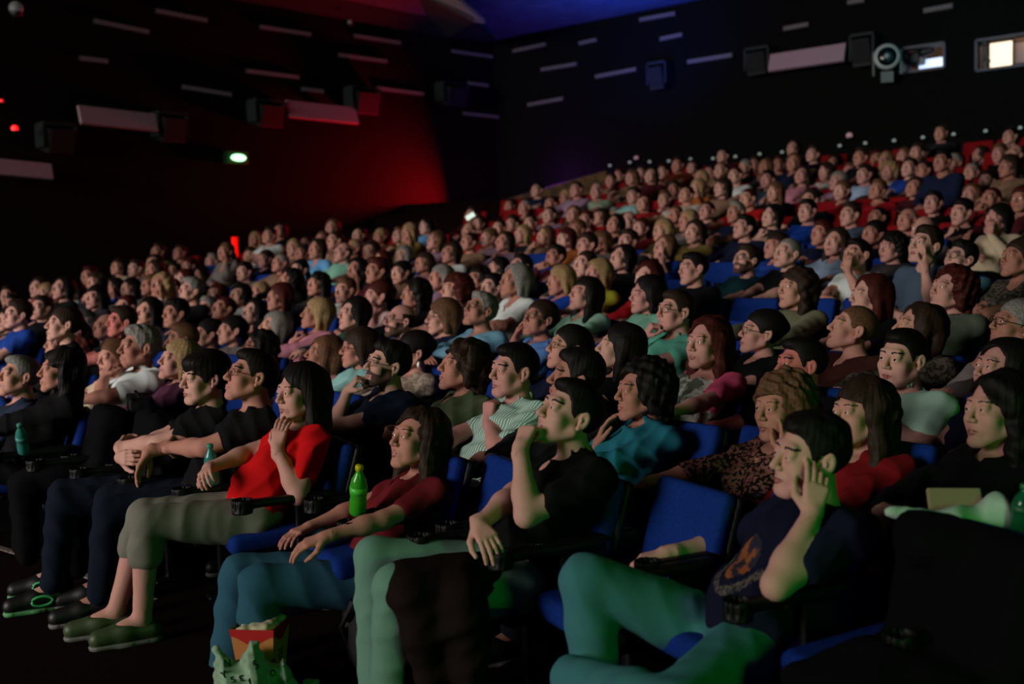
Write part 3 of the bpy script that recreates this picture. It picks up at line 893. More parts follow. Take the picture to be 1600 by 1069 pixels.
# parapet of the side stairs
pp = [on_plane(330, 432, SW0+sn*.75, sn), on_plane(580, 366, SW0+sn*.75, sn), on_plane(737, 326, SW0+sn*.75, sn), bp(940, 268, .9)]
V, Fc = [], []
for p in pp:
    dz = vec(0, 0, -1.5); off = vec(.14, -.06, 0)
    V += [p, p+off, p+off+dz, p+dz]
for i in range(3):
    for j in range(4): Fc.append((4*i+j, 4*i+(j+1) % 4, 4*i+4+(j+1) % 4, 4*i+4+j))
Fc += [(3,2,1,0), (12,13,14,15)]
tag(link('trim_3', poly_mesh('trim_3', V, Fc, olive_m)), kind='structure')

# ---------------------------------------------------------------- fittings on the walls
ORD_ = None
ORD = ['first','second','third','fourth','fifth','sixth','seventh','eighth','ninth','tenth','eleventh','twelfth','thirteenth','fourteenth','fifteenth','sixteenth','seventeenth','eighteenth','nineteenth','twentieth',
       'twenty-first','twenty-second','twenty-third','twenty-fourth','twenty-fifth','twenty-sixth','twenty-seventh','twenty-eighth','twenty-ninth','thirtieth','thirty-first','thirty-second']
slot_m = mat('slot_light_diffuser', '#5c5358', .6, emit='#b09aa2', es=.02)
slots_side = [(148,33,232,50),(245,17,323,32),(407,42,485,54),(386,111,466,121),(554,56,625,67),(530,86,604,96),(286,136,361,148),(590,138,661,147),(706,80,769,89),(723,177,785,184),(126,91,168,96),(472,139,505,143),(732,130,762,134)]
slots_back = [(802,80,853,69),(846,109,901,100),(931,120,994,108),(825,164,880,154),(1075,97,1144,86),(1444,17,1488,9),(1225,45,1263,38),(1032,61,1066,54),(905,68,932,62),(1000,31,1055,21),(1325,4,1350,0)]
def strip_light(p, q_, nrm, lab):
    d = q_ - p; L = np.linalg.norm(d); d = d/L; up = norm(np.cross(nrm, d)); up = up if up[2] > 0 else -up
    R = np.stack([norm(np.cross(nrm, up)), nrm, up], 1); c = (p+q_)/2
    r = empty('slot_light', c); r.rotation_euler = Matrix(R.tolist()).to_euler()
    boxes('housing', [((0,-.01,0),(L/2+.015,.02,.045))], mat('slot_housing', '#2a2627', .6), r)
    boxes('diffuser', [((0,.015,0),(L/2,.012,.032))], slot_m, r)
    tag(r, lab, 'light', 'strip lights on the hall walls')
rank = lambda L, i: ORD[sorted(range(len(L)), key=lambda j: L[j][0]).index(i)]
for i, (x0, y0, x1, y1) in enumerate(slots_side):
    strip_light(spn(x0, y0, .06), spn(x1, y1, .06), sn, 'thin pale strip light, %s from the left on the far side wall' % rank(slots_side, i))
for i, (x0, y0, x1, y1) in enumerate(slots_back):
    strip_light(bp(x0, y0, .06), bp(x1, y1, .06), vec(0,-1,0), 'thin pale strip light, %s from the corner on the rear wall' % rank(slots_back, i))
panel_m = mat('reflector_panel_paint', '#b493a2', .7, spec=.2)
def panel(x0, y0, x1, y1, hpx, side, lab, tilt=18):
    f_ = (lambda x, y: spn(x, y, .25)) if side else (lambda x, y: bp(x, y, .25))
    a, b = f_(x0, y0), f_(x1, y1); h = abs(f_(x0, y0)[2] - f_(x0, y0+hpx)[2])
    d = norm((b-a)*[1,1,0]); nrm = sn if side else vec(0,-1,0); c = (a+b)/2 - vec(0,0,h/2); L = np.linalg.norm(b-a)
    R = np.stack([np.cross(nrm, vec(0,0,1)), nrm, vec(0,0,1)], 1)
    vz = (b-a)[2] / L; R = R @ roty(-math.asin(vz) * (1 if R[:,0] @ d > 0 else -1))
    r = empty('reflector_panel', c); r.rotation_euler = Matrix(R.tolist()).to_euler()
    tl = rotx(math.radians(tilt if R[2,2] > 0 else -tilt))
    boxes('board', [((0,.04,0),(L/2,.03,h/2/math.cos(math.radians(tilt))), tl)], panel_m, r)
    boxes('bracket', [((-L*.3,-.1,0),(.02,.13,.05)), ((L*.3,-.1,0),(.02,.13,.05))], mat('bracket_black', '#111112', .5), r)
    tag(r, lab, 'wall panel', 'pale panels on the hall walls')
panel(121,165,241,179,29,True,'pale lilac panel on far side wall, the one left of the green exit light')
panel(446,157,554,169,27,True,'pale pinkish panel on far side wall, the one nearest the corner')
panel(-90,240,78,257,26,True,'pale grey panel cut by the left edge, lowest on the far side wall')
panel(1204,86,1322,68,27,False,'pale grey green panel high on the rear wall left of the projection openings')
spk_m = mat('speaker_black', '#0b0b0c', .6); spk_f = mat('speaker_frame_grey', '#232b2c', .6, spec=.2)
def speaker(x, y, wpx, hpx, side, lab):
    f_ = (lambda x, y: spn(x, y, .2)) if side else (lambda x, y: bp(x, y, .2))
    c = f_(x, y); w = np.linalg.norm(f_(x+wpx, y) - c)/2; w = min(w, .4); h = np.linalg.norm(f_(x, y+hpx) - c)/2
    nrm = sn if side else vec(0,-1,0); d = norm(np.cross(nrm, vec(0,0,1)))
    R = np.stack([d, nrm, vec(0,0,1)], 1)
    r = empty('wall_speaker', c); r.rotation_euler = Matrix(R.tolist()).to_euler()
    tl = rotx(math.radians(-14))
    boxes('cabinet', [((0,0,-.03),(w*.78,.15,h*.86), tl)], spk_m, r)
    boxes('grille', [((0,.16,-.05),(w*.7,.01,h*.75), tl)], mat('speaker_grille', '#060607', .8), r)
    boxes('bracket', [((0,-.02,h*.95),(w,.14,.025)), ((-w,-.02,.1*h),(.02,.14,h*.8)), ((w,-.02,.1*h),(.02,.14,h*.8))], spk_f, r)
    tag(r, lab, 'speaker', 'loudspeakers on the hall walls')
for i, a in enumerate([(90,216,50,44),(266,199,44,44),(418,178,44,40),(568,158,42,40),(708,148,38,34)]):
    speaker(*a, True, 'dark wall loudspeaker in a bracket, %s from the left on the side wall' % ORD[i])
for i, a in enumerate([(1030,118,28,40),(1186,95,36,40),(1350,78,36,48)]):
    speaker(*a, False, 'dark wall loudspeaker in a bracket, %s from the corner on the rear wall' % ORD[i])
# exit light
c = spn(369, 247, .12); r = empty('exit_light', c); r.rotation_euler = (0, 0, math.atan2(-sdir[0], sdir[1]))
boxes('lamp_case', [((0,0,0),(.06,.22,.11))], mat('exit_case', '#0c3a18', .5), r)
V, Q = solid([ell((.075,0,0),(.03,.155,.062))], .012); link('lamp_glass', mesh_from('lamp_glass', V, Q, [mat('exit_glow', '#30ff60', .4, emit=(.42,1.0,.50), es=3.2)]), r)
tag(r, 'glowing green oval exit light on the far side wall', 'exit light')
point('exit_glow_light', tuple(c + sn*.35), .5, (.1, 1, .15), .1)
def led(name, p, rad, colr, es, lab, cat, grp=None, body='#222222'):
    r = empty(name, p); V, Q = solid([ell((0,0,0),(rad,)*3)], rad/4); link('bulb', mesh_from('bulb', V, Q, [mat('led_'+colr+str(es), '#888888', .4, emit=colr, es=es)]), r)
    lathe('socket', [(rad*.8,0),(rad*.9,-rad*.9),(rad*.5,-rad*1.3)], mat('led_socket', body, .5), 10, r)
    tag(r, lab, cat, grp)
led('signal_lamp', spn(23, 201, .3), .05, '#ff1018', 2.4, 'small glowing red lamp on top of the dark speaker at the left edge', 'light')
led('signal_lamp', spn(2, 158, .3), .03, '#ff1018', 1.0, 'tiny red lamp high at the left edge', 'light')
led('ceiling_lamp', spn(25, 13, .9), .10, '#5a6064', .12, 'round grey lamp at the upper left corner of the hall', 'light')
led('ceiling_lamp', spn(547, 35, .5), .05, '#6a3030', .10, 'small dim round lamp high on the side wall', 'light')
r = empty('marker_light', on_plane(367, 386, SW0+sn*.5, sn)); boxes('glow_tube', [((0,0,0),(.03,.04,.17))], mat('red_marker', '#ff2020', .5, emit='#ff1404', es=.9), r); boxes('post', [((0,0,-.5),(.02,.03,.33))], mat('bracket_black', '#111112'), r)
tag(r, 'upright glowing red marker light at the side aisle behind the crowd', 'light')
dots = [(953,259),(984,254),(1015,253),(1045,252),(1079,249),(1114,248),(1149,245),(1187,241),(1222,238),(1267,233),(1312,228),(1352,224),(1397,220),(1442,215),(1490,210),(1540,205),(1594,200)]
for i, (x, y) in enumerate(dots):
    led('wall_lamp', bp(x, y, .12), .032, '#8a9a96', .55, 'small round white wall lamp above the last row, %s from the corner' % ORD[i], 'light', 'small round lamps along the rear wall')
led('wall_lamp', bp(994, 247, .12), .045, '#b08084', .45, 'slightly larger pinkish round lamp above the small lamps near the corner', 'light')
led('wall_lamp', bp(1327, 212, .12), .055, '#b0848a', .45, 'larger pinkish round lamp above the small lamps mid rear wall', 'light')
# moving head beside the opening and projector gear inside
c = bp(1386, 89, .35); r = empty('spotlight', c)
hd_ = MC @ vec(0,0,-1); hd_ = norm(hd_*[1,1,0] + vec(-.35,0,0)); R = np.stack([norm(np.cross(hd_, vec(0,0,1))), hd_, vec(0,0,1)], 1); r.rotation_euler = Matrix(R.tolist()).to_euler()
mt = Matrix.Rotation(-math.pi/2, 4, 'X')
lathe('housing', [(.12,-.3),(.19,-.22),(.20,.0),(.215,.05),(.17,.07)], mat('lamp_white', '#b8beb8', .4), 28, r, mw=mt)
lathe('lens', [(.165,.06),(.15,.085),(.05,.10),(.045,.10)], mat('lamp_lens', '#0a1410', .15), 28, r, mw=mt)
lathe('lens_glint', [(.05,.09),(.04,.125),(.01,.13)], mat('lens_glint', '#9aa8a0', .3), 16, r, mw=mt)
boxes('yoke', [((0,-.1,-.33),(.10,.1,.09)), ((-.22,-.05,-.1),(.015,.05,.2)), ((.22,-.05,-.1),(.015,.05,.2))], mat('lamp_grey', '#6a7068', .4), r)
tag(r, 'round white spotlight with a dark lens left of the projection opening', 'spotlight')
h = holes[0]
def screenbox(name, x0, y0, x1, y1, dy, m, lab, cat, frame=True):
    a, b = bp(x0, y1, -dy), bp(x1, y0, -dy); c = (a+b)/2; r = empty(name, c); hw, hh = abs(b[0]-a[0])/2, abs(b[2]-a[2])/2
    boxes('screen', [((0,-.03,0),(hw,.01,hh))], m, r)
    if frame: boxes('case', [((0,.03,0),(hw+.03,.045,hh+.03))], mat('gear_black', '#101012', .5), r)
    tag(r, lab, cat); return r
screenbox('monitor', 1437, 89, 1477, 114, .5, mat('monitor_glow', '#ffffff', .5, emit='#c4d8ff', es=1.3), 'bright bluish white monitor in the first projection opening', 'monitor')
screenbox('lit_board', 1548, 64, 1582, 106, 1.2, mat('warm_glow', '#ffffff', .5, emit='#ffe9c8', es=1.5), 'bright warm lit window board in the second projection opening', 'screen')
screenbox('lit_board', 1585, 60, 1640, 100, 1.25, mat('pale_board', '#b9aeb6', .5), 'pale grey board beside the bright one in the second opening', 'board')
a = bp(1425, 92, -.25); r = empty('projector', a)
V, Q = solid([boxp((0,.1,0),(.16,.22,.10),.03), cap((.16,0,.08),(.34,.0,.10),.085,.06,.03), cap((-.05,-.15,.02),(-.05,-.26,.02),.07,None,.01)], .02); link('body', mesh_from('body', V, Q, [mat('gear_black', '#101012', .5)]), r)
lathe('lens', [(.05,0),(.055,.05),(.03,.06)], mat('lamp_lens', '#0a1410', .15), 16, r, loc=(-.05,-.27,.02)).rotation_euler = (math.pi/2, 0, 0)
tag(r, 'black projector in the first projection opening', 'projector')
V, Q = solid([cap((0,0,-.35),(.05,0,.1),.10,.07,.05), ell((.05,-.02,.2),(.07,.08,.10),None,.03)], .02)
tag(link('covered_lamp', mesh_from('covered_lamp', V, Q, [mat('cloth_purple', '#6a5070', .8)]), None, tuple(bp(1413, 97, -.35))), 'purple grey covered device beside the black projector', 'device')
V, Q = solid([cap((0,0,-.25),(0,0,.12),.05,.05,.03), ell((.0,-.02,.22),(.08,.08,.07),None,.03), cap((0,0,0),(.08,-.08,-.1),.03,None,.03)], .015)
tag(link('stage_lamp', mesh_from('stage_lamp', V, Q, [mat('gear_grey', '#54504c', .5)]), None, tuple(bp(1540, 88, -.15))), 'small grey lamp on a stand at the left of the second opening', 'lamp')

# ---------------------------------------------------------------- seats
blue = mat('seat_blue_fabric', '#0a3080', .85, spec=.15, kind='noise', col2='#08286c', scale=120, bump=.4)
redf = mat('seat_red_fabric', '#8c0c14', .85, spec=.15, kind='noise', col2='#740810', scale=120, bump=.4)
blk = mat('seat_black_plastic', '#0a0a0b', .5, spec=.25)
def seat_meshes():
    out = {}
    L = 17*D2R; Rb = rotx(-L)
    c = vec(0, .225, .635)
    V, Q = solid([boxp(c, (.222,.035,.205), .03, Rb, .01)], .012, lambda G, x, y, z: G + (np.abs(x)*F32(.0) + F32(.03)*(x*x*F32(1.))).astype(F32)*0)
    out['backrest'] = V, Q
    V, Q = solid([boxp(c + Rb @ vec(0,.043,-.01), (.230,.020,.215), .018, Rb, .01)], .012); out['back_shell'] = V, Q
    V, Q = solid([boxp((0,-.07,.425), (.215,.235,.05), .04, rotx(.05), .01)], .012); out['seat_cushion'] = V, Q
    V, Q = solid([boxp((0,.0,.345), (.17,.19,.035), .02)], .014); out['seat_pan'] = V, Q
    V, Q = solid([boxp((0,.04,.19), (.03,.09,.19), .015), boxp((0,.04,.012), (.05,.15,.014), .01, None, .02)], .012); out['pedestal'] = V, Q
    V, Q = solid([boxp((0,-.03,.615), (.028,.20,.020), .014, None, .004), cap((0,-.25,.52),(0,-.25,.70),.046,.048,.004), boxp((0,.09,.44), (.016,.10,.18), .012, None, .01), cap((0,-.25,.60),(0,-.25,.75),.039,None,.001,'s')], .0075, lambda G, x, y, z: np.maximum(G, np.maximum(z - F32(.645), F32(.20) - z + np.where(y < -.20, F32(.375), F32(0))))); out['armrest'] = V, Q
    return out
SM = {k: mesh_from(k, V, Q, [blk if k not in ('backrest', 'seat_cushion') else blue]) for k, (V, Q) in seat_meshes().items()}
def seat(loc, rz, red, lab, grp, far):
    r = empty('auditorium_seat', (loc[0], loc[1], loc[2]-.0), rz); tag(r, lab, 'seat', grp)
    for k, me in SM.items():
        if k == 'armrest':
            for s in (-1, 1):
                if s == -1 and far: continue
                link('armrest', me, r, (s*.25, 0, 0))
            continue
        o = link(k, me, r)
        if k in ('backrest', 'seat_cushion') and red:
            o.material_slots[0].link = 'OBJECT'; o.material_slots[0].material = redf
    return r

# ---------------------------------------------------------------- the audience
SKINS = [mat('skin_%d' % i, c, .62, spec=.2, bump=.25) for i, c in enumerate(['#c48f7e', '#b98070', '#cb9a8c', '#a97464', '#c08a80', '#c59184'])]
red_lit_skin = mat('skin_flushed', '#c07068', .6, spec=.2, bump=.25)  # red light falling on a face, painted into the skin colour
LIPS = mat('lip_skin', '#9a5550', .45); EYEW = mat('eye_white', '#d8d4cc', .2); IRIS = mat('eye_iris', '#20140e', .1); STUB = mat('beard_stubble', '#4a3226', .8)
HAIRC = {'k': '#15100e', 'n': '#33231a', 't': '#6a4a34', 'y': '#a88a62', 'g': '#8a8681', 'r': '#4a1a14'}
HM = {k: mat('hair_'+k, c, .62, spec=.18, bump=.6, kind='noise', col2=tuple(v*.6 for v in lin(c)), scale=90) for k, c in HAIRC.items()}
BROW = {k: mat('brow_'+k, c if k not in 'yg' else '#6a5844', .8) for k, c in HAIRC.items()}
HN = {'k': 'dark', 'n': 'brown', 't': 'light brown', 'y': 'blond', 'g': 'grey', 'r': 'reddish'}
STY = {'s': 'short', 'z': 'cropped', 'd': 'thin', 'b': 'chin-length', 'l': 'long', 'c': 'curly', 'u': 'tied-up'}
TOPC = {'white': '#cfd6d4', 'plum': '#5a3048', 'cream': '#c4b298', 'navy': '#161d38', 'grey': '#6e6664', 'charcoal': '#26252a', 'skyblue': '#6f98c4', 'black': '#0c0c10',
 'blue': '#1c3f92', 'red': '#b0181c', 'paleteal': '#8cc0bc', 'darkgrey': '#37343a', 'lilac': '#9a7d94', 'royal': '#16409c', 'olive': '#4c4426', 'tan': '#8a6c58', 'maroon': '#481620',
 'pink': '#b8788a', 'green': '#2c4a3c', 'rose': '#b07884', 'sand': '#8c7a6c', 'lightblue': '#5f9ac8', 'mint': '#7fb8a0', 'rosepink': '#c06078', 'khaki': '#7a6838', 'yellow': '#a8a832',
 'iceblue': '#6f9fb8', 'cornflower': '#5a84c4', 'denim': '#44587c', 'pinkwhite': '#c8a8a8', 'orange': '#a05828', 'rust': '#7a3820', 'sage': '#8a9a84', 'redtop': '#9a1c20', 'darkred': '#6a1820',
 'ivory': '#b8b4a8', 'whiteblue': '#9ab0cc', 'crimson': '#98121c', 'slate': '#48586a', 'palegrey': '#8c9090', 'greyblue': '#2a3448', 'lightcyan': '#74b4c0', 'floral': '#5a5048', 'sagegrey': '#5c6656',
 'greygreen': '#7a7a62', 'teal': '#0e3038', 'seafoam': '#8fb8a4', 'mintteal': '#5aa890', 'brown': '#40201c', 'pinkraglan': '#c9cfc4', 'palemint': '#b0d8c4', 'indigo': '#14142e',
 'darknavy': '#10182a', 'olivegreen': '#4f5d42', 'stripes': '#b8cfc4', 'tealdenim': '#1f6a7a', 'floralblack': '#1a1012', 'redblazer': '#7a0f18', 'blackjacket': '#0a0a0c', 'blacktee': '#0b0b0d',
 'redtee': '#c40a10', 'blackpolo': '#090a0b', 'navytee': '#10142a'}
TOPN = {'paleteal': 'pale teal', 'darkgrey': 'dark grey', 'skyblue': 'sky blue', 'lightblue': 'light blue', 'rosepink': 'rose pink', 'pinkwhite': 'pinkish white', 'redtop': 'red', 'darkred': 'dark red',
 'iceblue': 'ice blue', 'whiteblue': 'bluish white', 'palegrey': 'pale grey', 'lightcyan': 'light cyan', 'sagegrey': 'sage grey', 'greygreen': 'grey green', 'mintteal': 'mint', 'royal': 'royal blue', 'seafoam': 'pale green', 'lilac': 'mauve'}
TOPK = {'stripes': dict(kind='stripe', col2='#5f8878', scale=26.), 'floralblack': dict(kind='mottle', col2='#8a5a50', scale=70.), 'floral': dict(kind='mottle', col2='#2a2a24', scale=50.), 'sand': dict(kind='mottle', col2='#b0a090', scale=45.)}
PANTS = ['#14161e', '#1c2a44', '#101012', '#2a2a2c', '#2c3c5c']
def tmat(name): return mat('cloth_'+name, TOPC[name], .9, spec=.15, bump=.45, **TOPK.get(name, {}))
def glasses(parent, mw, m, rnd=False, tint=None):
    r = []
    for s in (-1, 1):
        ring = [(s*.033 + .024*math.cos(a), -.105 + .010*abs(math.cos(a)*.5 + s*.5)*1.2*(1 if s*math.cos(a) > 0 else .2), .004 + (.020 if rnd else .016)*math.sin(a)) for a in np.linspace(0, 2*math.pi, 20, endpoint=False)]
        r.append((ring, True)); r.append(([(s*.057,-.096,.008), (s*.074,-.06,.008), (s*.082,.0,.008), (s*.083,.02,.0)], False))
    r.append(([(-.010,-.105,.006), (0,-.108,.009), (.010,-.105,.006)], False))
    Vs, Fs = [], []
    for pts, cl in r:
        me = tube_mesh('tmp', pts, .0016 if not rnd else .0019, m, 6, cl); n = len(Vs)
        Vs += [tuple(v.co) for v in me.vertices]; Fs += [tuple(i+n for i in p.vertices) for p in me.polygons]; bpy.data.meshes.remove(me)
    o = link('glasses', poly_mesh('glasses', Vs, Fs, m, True), parent, mw=mw); return o
def m4(R, T, s=1.):
    M = Matrix(np.asarray(R*s).tolist()).to_4x4()
    for i in range(3): M[i][3] = float(T[i])
    return M
L3 = lambda x, y, z: vec(x, y, z)
def leg(kn, an=None, toe=None):
    kn = vec(*kn); an = vec(*(an or (kn[0], kn[1]-.08, .105)))
    return dict(kn=kn, an=an, toe=vec(*toe) if toe else an + vec(np.sign(kn[0])*.01, -.17, -.075))
HERO = {  # keyed by garment: view angle of the face, pose and description
 'greyblue': dict(view=70, pitch=16, armL='belly', armR='belly', top='jacket', neck='open', bottom='trousers', pants='#101014', label='man with short greying hair in a dark blue jacket at the left edge, front row'),
 'blackjacket': dict(view=78, pitch=8, armL='belly', armR='lap', top='jacket', neck='crew', pants='#08080a', label='young person with long dark hair in a black jacket, front row', tl=.50),
 'blacktee': None,
 'redtee': dict(hair='l', view=58, pitch=4, armL='neck', armR='belly', top='tee', neck='wide', bottom='capri', pants='#77756a', fat=.035, label='woman in a bright red T-shirt with her hand on her neck, front row', legL=leg((.13,-.46,.52),(.10,-.50,.10)), legR=leg((-.10,-.46,.50),(-.06,-.60,.10))),
 'darkred': dict(hair='w', view=58, pitch=16, armL='rest', armR='lap', top='tee', neck='v', pants='#2c5668', be=.02, bell=.03, label='young woman in a dark red V-neck top slumped low in her seat, front row', legL=leg((.10,-.44,.51),(.08,-.46,.10)), legR=leg((-.12,-.49,.50),(-.12,-.55,.10)), side=0),
 'blackpolo': dict(view=62, pitch=24, armL='mouth', armR=dict(W=vec(.13,-.15,.665), hint=vec(-.38,-.55,.62), d=vec(.9,.1,-.35), n=vec(0,.2,-1), curl=.35, th=.4), top='polo', neck='open', pants='#68907e', be=.018, bell=.02, label='man in a black polo shirt resting his fist at his mouth, front row', legL=leg((.16,-.44,.50),(.10,-.46,.10)), legR=leg((-.12,-.46,.53),(-.02,-.48,.10))),
 'navytee': dict(view=60, pitch=6, armL='temple', armR=dict(W=vec(-.29,-.10,.67), hint=vec(-.5,.5,.6), d=vec(-.25,-.9,-.2), n=vec(0,0,-1), curl=.5, th=.4), top='tee', neck='crew', pants='#40787c', be=.022, label='man in a navy T-shirt with orange print, head on hand, nearest of all', legR=leg((-.13,-.43,.66),(-.12,-.40,.24),(-.13,-.56,.13)), legL=dict(kn=L3(.36,-.36,.44), an=L3(-.04,-.52,.40), toe=L3(-.15,-.50,.34)), fat=.02),
 'cream': dict(view=58, pitch=4, armL='chin', armR='belly', top='tee', hs=1.08, label='woman with short light brown hair in a cream top, chin on hand, left side'),
 'white': dict(view=70, pitch=10, armL='cross', armR='mouth', top='shirt', neck='open', hs=1.25, fat=.03, tw=0, label='grey-haired man in a white shirt leaning forward, second row left'),
 'plum': dict(view=70, pitch=16, armL='cross', armR='cross', top='cardigan', neck='v', hs=1.15, fat=.02, label='blond woman in a plum cardigan looking up in the second row, left side'),
 'darknavy': dict(view=68, pitch=14, armL='belly', armR='mouth', top='shirt', neck='open', beard=1, glasses='rect', label='bearded man with glasses in a dark shirt, hand at his mouth, second row'),
 'olivegreen': dict(view=72, pitch=16, armL='cross', armR='cross', top='shirt', neck='v', fat=.025, label='woman with curly brown hair in an olive green blouse, arms crossed, second row'),
 'stripes': dict(view=60, pitch=6, armL='chin', armR='lap', top='shirt', neck='open', fade=1, fat=.01, label='man in a green striped short-sleeved shirt, hand at his chin, second row'),
 'tealdenim': dict(hair='c', view=66, pitch=6, armL='belly', armR='neck', top='cardigan', neck='open', collar=True, tilt=-6, label='woman with dark hair in a teal denim shirt leaning on her hand, second row'),
 'floralblack': dict(view=46, pitch=2, armL='cheek', armR='rest', top='mid', neck='v', tilt=4, label='woman in a black floral dress with her cheek in her hand, second row'),
 'redblazer': dict(hair='w', view=52, pitch=8, armL='lap', armR='lap', top='cardigan', neck='v', label='woman with brown hair in a dark red blazer, second row right side'),
 'navy': None,
 'indigo': dict(view=52, pitch=14, armL='lap', armR='lap', top='tee', label='dark-haired woman in a dark indigo top at the right edge, third row'),
 'pinkraglan': dict(view=44, pitch=8, armL='rest', armR='belly', top='tee', neck='wide', label='woman with long dark red hair in a white T-shirt with pink sleeves', legL=leg((.02,-.44,.70),(-.12,-.58,.42))),
 'palemint': dict(view=36, pitch=4, armL='chin', armR='cross', top='polo', neck='open', fade=1, fat=.03, label='man in a pale mint polo shirt with his hand at his mouth, third row'),
 'mintteal': dict(view=56, pitch=10, armL='belly', armR='mouth', top='polo', neck='open', fat=.04, glasses='rect', label='heavy man with glasses in a mint polo shirt, fingers at his lips'),
 'iceblue': dict(view=55, pitch=24, armL='belly', armR='belly', top='long', neck='v', glasses='rect', label='grey-haired man with dark glasses in an ice blue shirt looking up'),
 'cornflower': dict(view=52, pitch=18, armL='cross', armR='cheek', top='mid', glasses='rect', fat=.02, label='woman with glasses and tied hair in a cornflower blue blouse'),
 'black': dict(view=48, pitch=8, armL='clasp', armR='clasp', hair='w', top='long', neck='v', label='woman with dark wavy hair in black holding a beige paper, lower right, second row'),
 'brown': dict(view=72, pitch=20, armL='lap', armR='lap', top='long', neck='v', label='balding man in a dark brown shirt looking far up, fourth row right side'),
}
used_hero = set()
rows = {}
rnd = random.Random(5)
lines = [l.split() for l in PEOPLE.strip().splitlines()]
for l in lines: rows.setdefault(int(l[0]), []).append(l)
# a few more people in the wider gaps of the rear rows
for k, L in rows.items():
    if k < 5: continue
    L.sort(key=lambda l: float(l[1])); add = []
    for a, b in zip(L, L[1:]):
        gap = float(b[1]) - float(a[1])
        if gap > .93 and rnd.random() < (.42 if k < 9 else .9) and len(lines) + len(add) < 296:
            sx = rnd.choice('mf')
            add.append([str(k), '%.2f' % ((float(a[1])+float(b[1]))/2), '%.3f' % (1.0 + rise(k) + rnd.uniform(-.06,.03)), sx, rnd.choice('ssz' if sx == 'm' else 'sblb'), rnd.choice('kknnt'), rnd.choice(['charcoal','black','grey','maroon','slate','tan','navy'])])
    L += add
EYEP = vec(0, 0, EYE)
npers = 0
SEATPOS = {}
def look_angle(x, y):    # heading towards the picture on the screen; 0 = straight to -y, positive towards -x
    return math.atan2(10.5 + x, y + 2.5)
def make_person(k, X, zh, sx, hair, hc, top, opts, idx, nrow, label):
    global npers
    Y = rowy(k, X); zf = rise(k); rr = random.Random(int(X*1000) + 77*k); hero = HERO.get(top) if k <= 3 and top not in used_hero and not (top == 'black' and (k != 1 or X < -2)) else None
    arc = math.atan(2*cv(k)*(-X - 7)*-1)                     # row normal: seats on the right turn to -x
    aseat = arc + math.radians(15*max(0, 1 - k/8)); 
    ahead = look_angle(X, Y) * (1. if k < 5 else .75) + math.radians(rr.uniform(-10, 8))
    # direction to the camera seen from the head, as a heading
    tocam = math.atan2(X, Y)                                  # heading of (0,0) from (X,Y): toward -y, sideways -(-X)
    if hero: ahead = math.radians(hero['view']) + tocam
    abody = aseat + math.radians(5) + (ahead - aseat)*.22
    hs = 1.05
    sp = dict(sex=sx, seed=rr.randint(0, 9999), lean=18)
    sp['pitch'] = rr.uniform(4, 18)
    hr, br, nr_, cr_, hh_ = ((.0030,.0135,.0038,.0080,.0042) if k <= 1 else (.0046,.020,.0054,.0135,.0064) if k <= 3 else (.0063,.027,.0074,.020,.0088) if k <= 6 else (.0078,.032,.0090,.024,.0100) if k <= 8 else (.0092,.036,.0110,.028,.0115))
    sp.update(hres=hr, bres=br, handres=nr_, cres=cr_); q = 1.
    pool = ['lap', 'belly', 'rest', 'cross', 'clasp']
    a = rr.choice(pool); sp['armL'] = sp['armR'] = a
    u = rr.random()
    if 'handface' in opts: sp['armL'] = 'face'; sp['armR'] = 'belly'
    elif u < .10: sp['armR'] = 'chin'; sp['armL'] = 'belly'
    elif u < .17: sp['armL'] = 'cheek'; sp['armR'] = 'belly'
    elif u < .22: sp['armR'] = 'mouth'; sp['armL'] = 'lap'
    sp['top'] = rr.choice(['tee', 'tee', 'shirt', 'long'] if sx == 'm' else ['tee', 'long', 'mid', 'cardigan']); sp['neck'] = rr.choice(['crew', 'v', 'open'] if sx == 'f' else ['crew', 'crew', 'open'])
    sp['fat'] = rr.choice([0, 0, .01, .02, .03]); sp['tilt'] = rr.uniform(-4, 4)
    if 'beard' in opts: sp['beard'] = 1
    if 'cap' in opts: pass
    if top == 'blacktee':
        if 'glasses' in opts: sp.update(armL='cross', armR=dict(W=vec(-.10,-.30,.70), hint=vec(-.5,0,.6), d=vec(.1,-.5,-.8), n=vec(.3,.7,-.4), curl=.25, th=.3), fat=.03, pitch=18); ahead = math.radians(74) + tocam; sp['top'] = 'tee'; hero = dict(label='man with glasses in a black T-shirt, bare forearm across his lap, front row')
        else: sp.update(armL='cross', armR='cross', pitch=2); ahead = math.radians(66) + tocam; sp['top'] = 'tee'; hero = dict(label='young man with dark fringe in a black T-shirt, front row', hair='fringe')
        sp['neck'] = 'crew'; sp['pants'] = '#0c1524'
        abody = aseat + math.radians(5) + (ahead - aseat)*.22
    if hero:
        sp.update({a_: b_ for a_, b_ in hero.items() if a_ not in ('label', 'view')})
        if top != 'blacktee': used_hero.add(top)
    if k in (2, 3): sp['tfold'] = .0075
    if k == 0: abody += math.radians(10)
    hs = sp.get('hs', 1.10 if k <= 3 else 1.12 if k <= 6 else 1.09); sp['hs'] = hs
    ps = 1.07 if k <= 4 else 1.04; hz = (zh - zf)/ps; tl = sp.get('tl', .47 if sx == 'f' else .49); up_ = .142 if sx == 'f' else .148
    pz = .485
    cosl = (hz - up_ - pz)/tl
    if cosl > math.cos(10*D2R): pz = hz - up_ - tl*math.cos(10*D2R); lean = 10
    elif cosl < math.cos(34*D2R): lean = 34; pz = hz - up_ - tl*math.cos(34*D2R)
    else: lean = math.acos(cosl)/D2R
    drop = 0.
    if k >= 4 or pz < .42 or pz > .56:
        p2 = min(max(pz, .46), .53); drop = pz - p2; pz = p2
    sp['lean'] = lean; sp['pz'] = pz
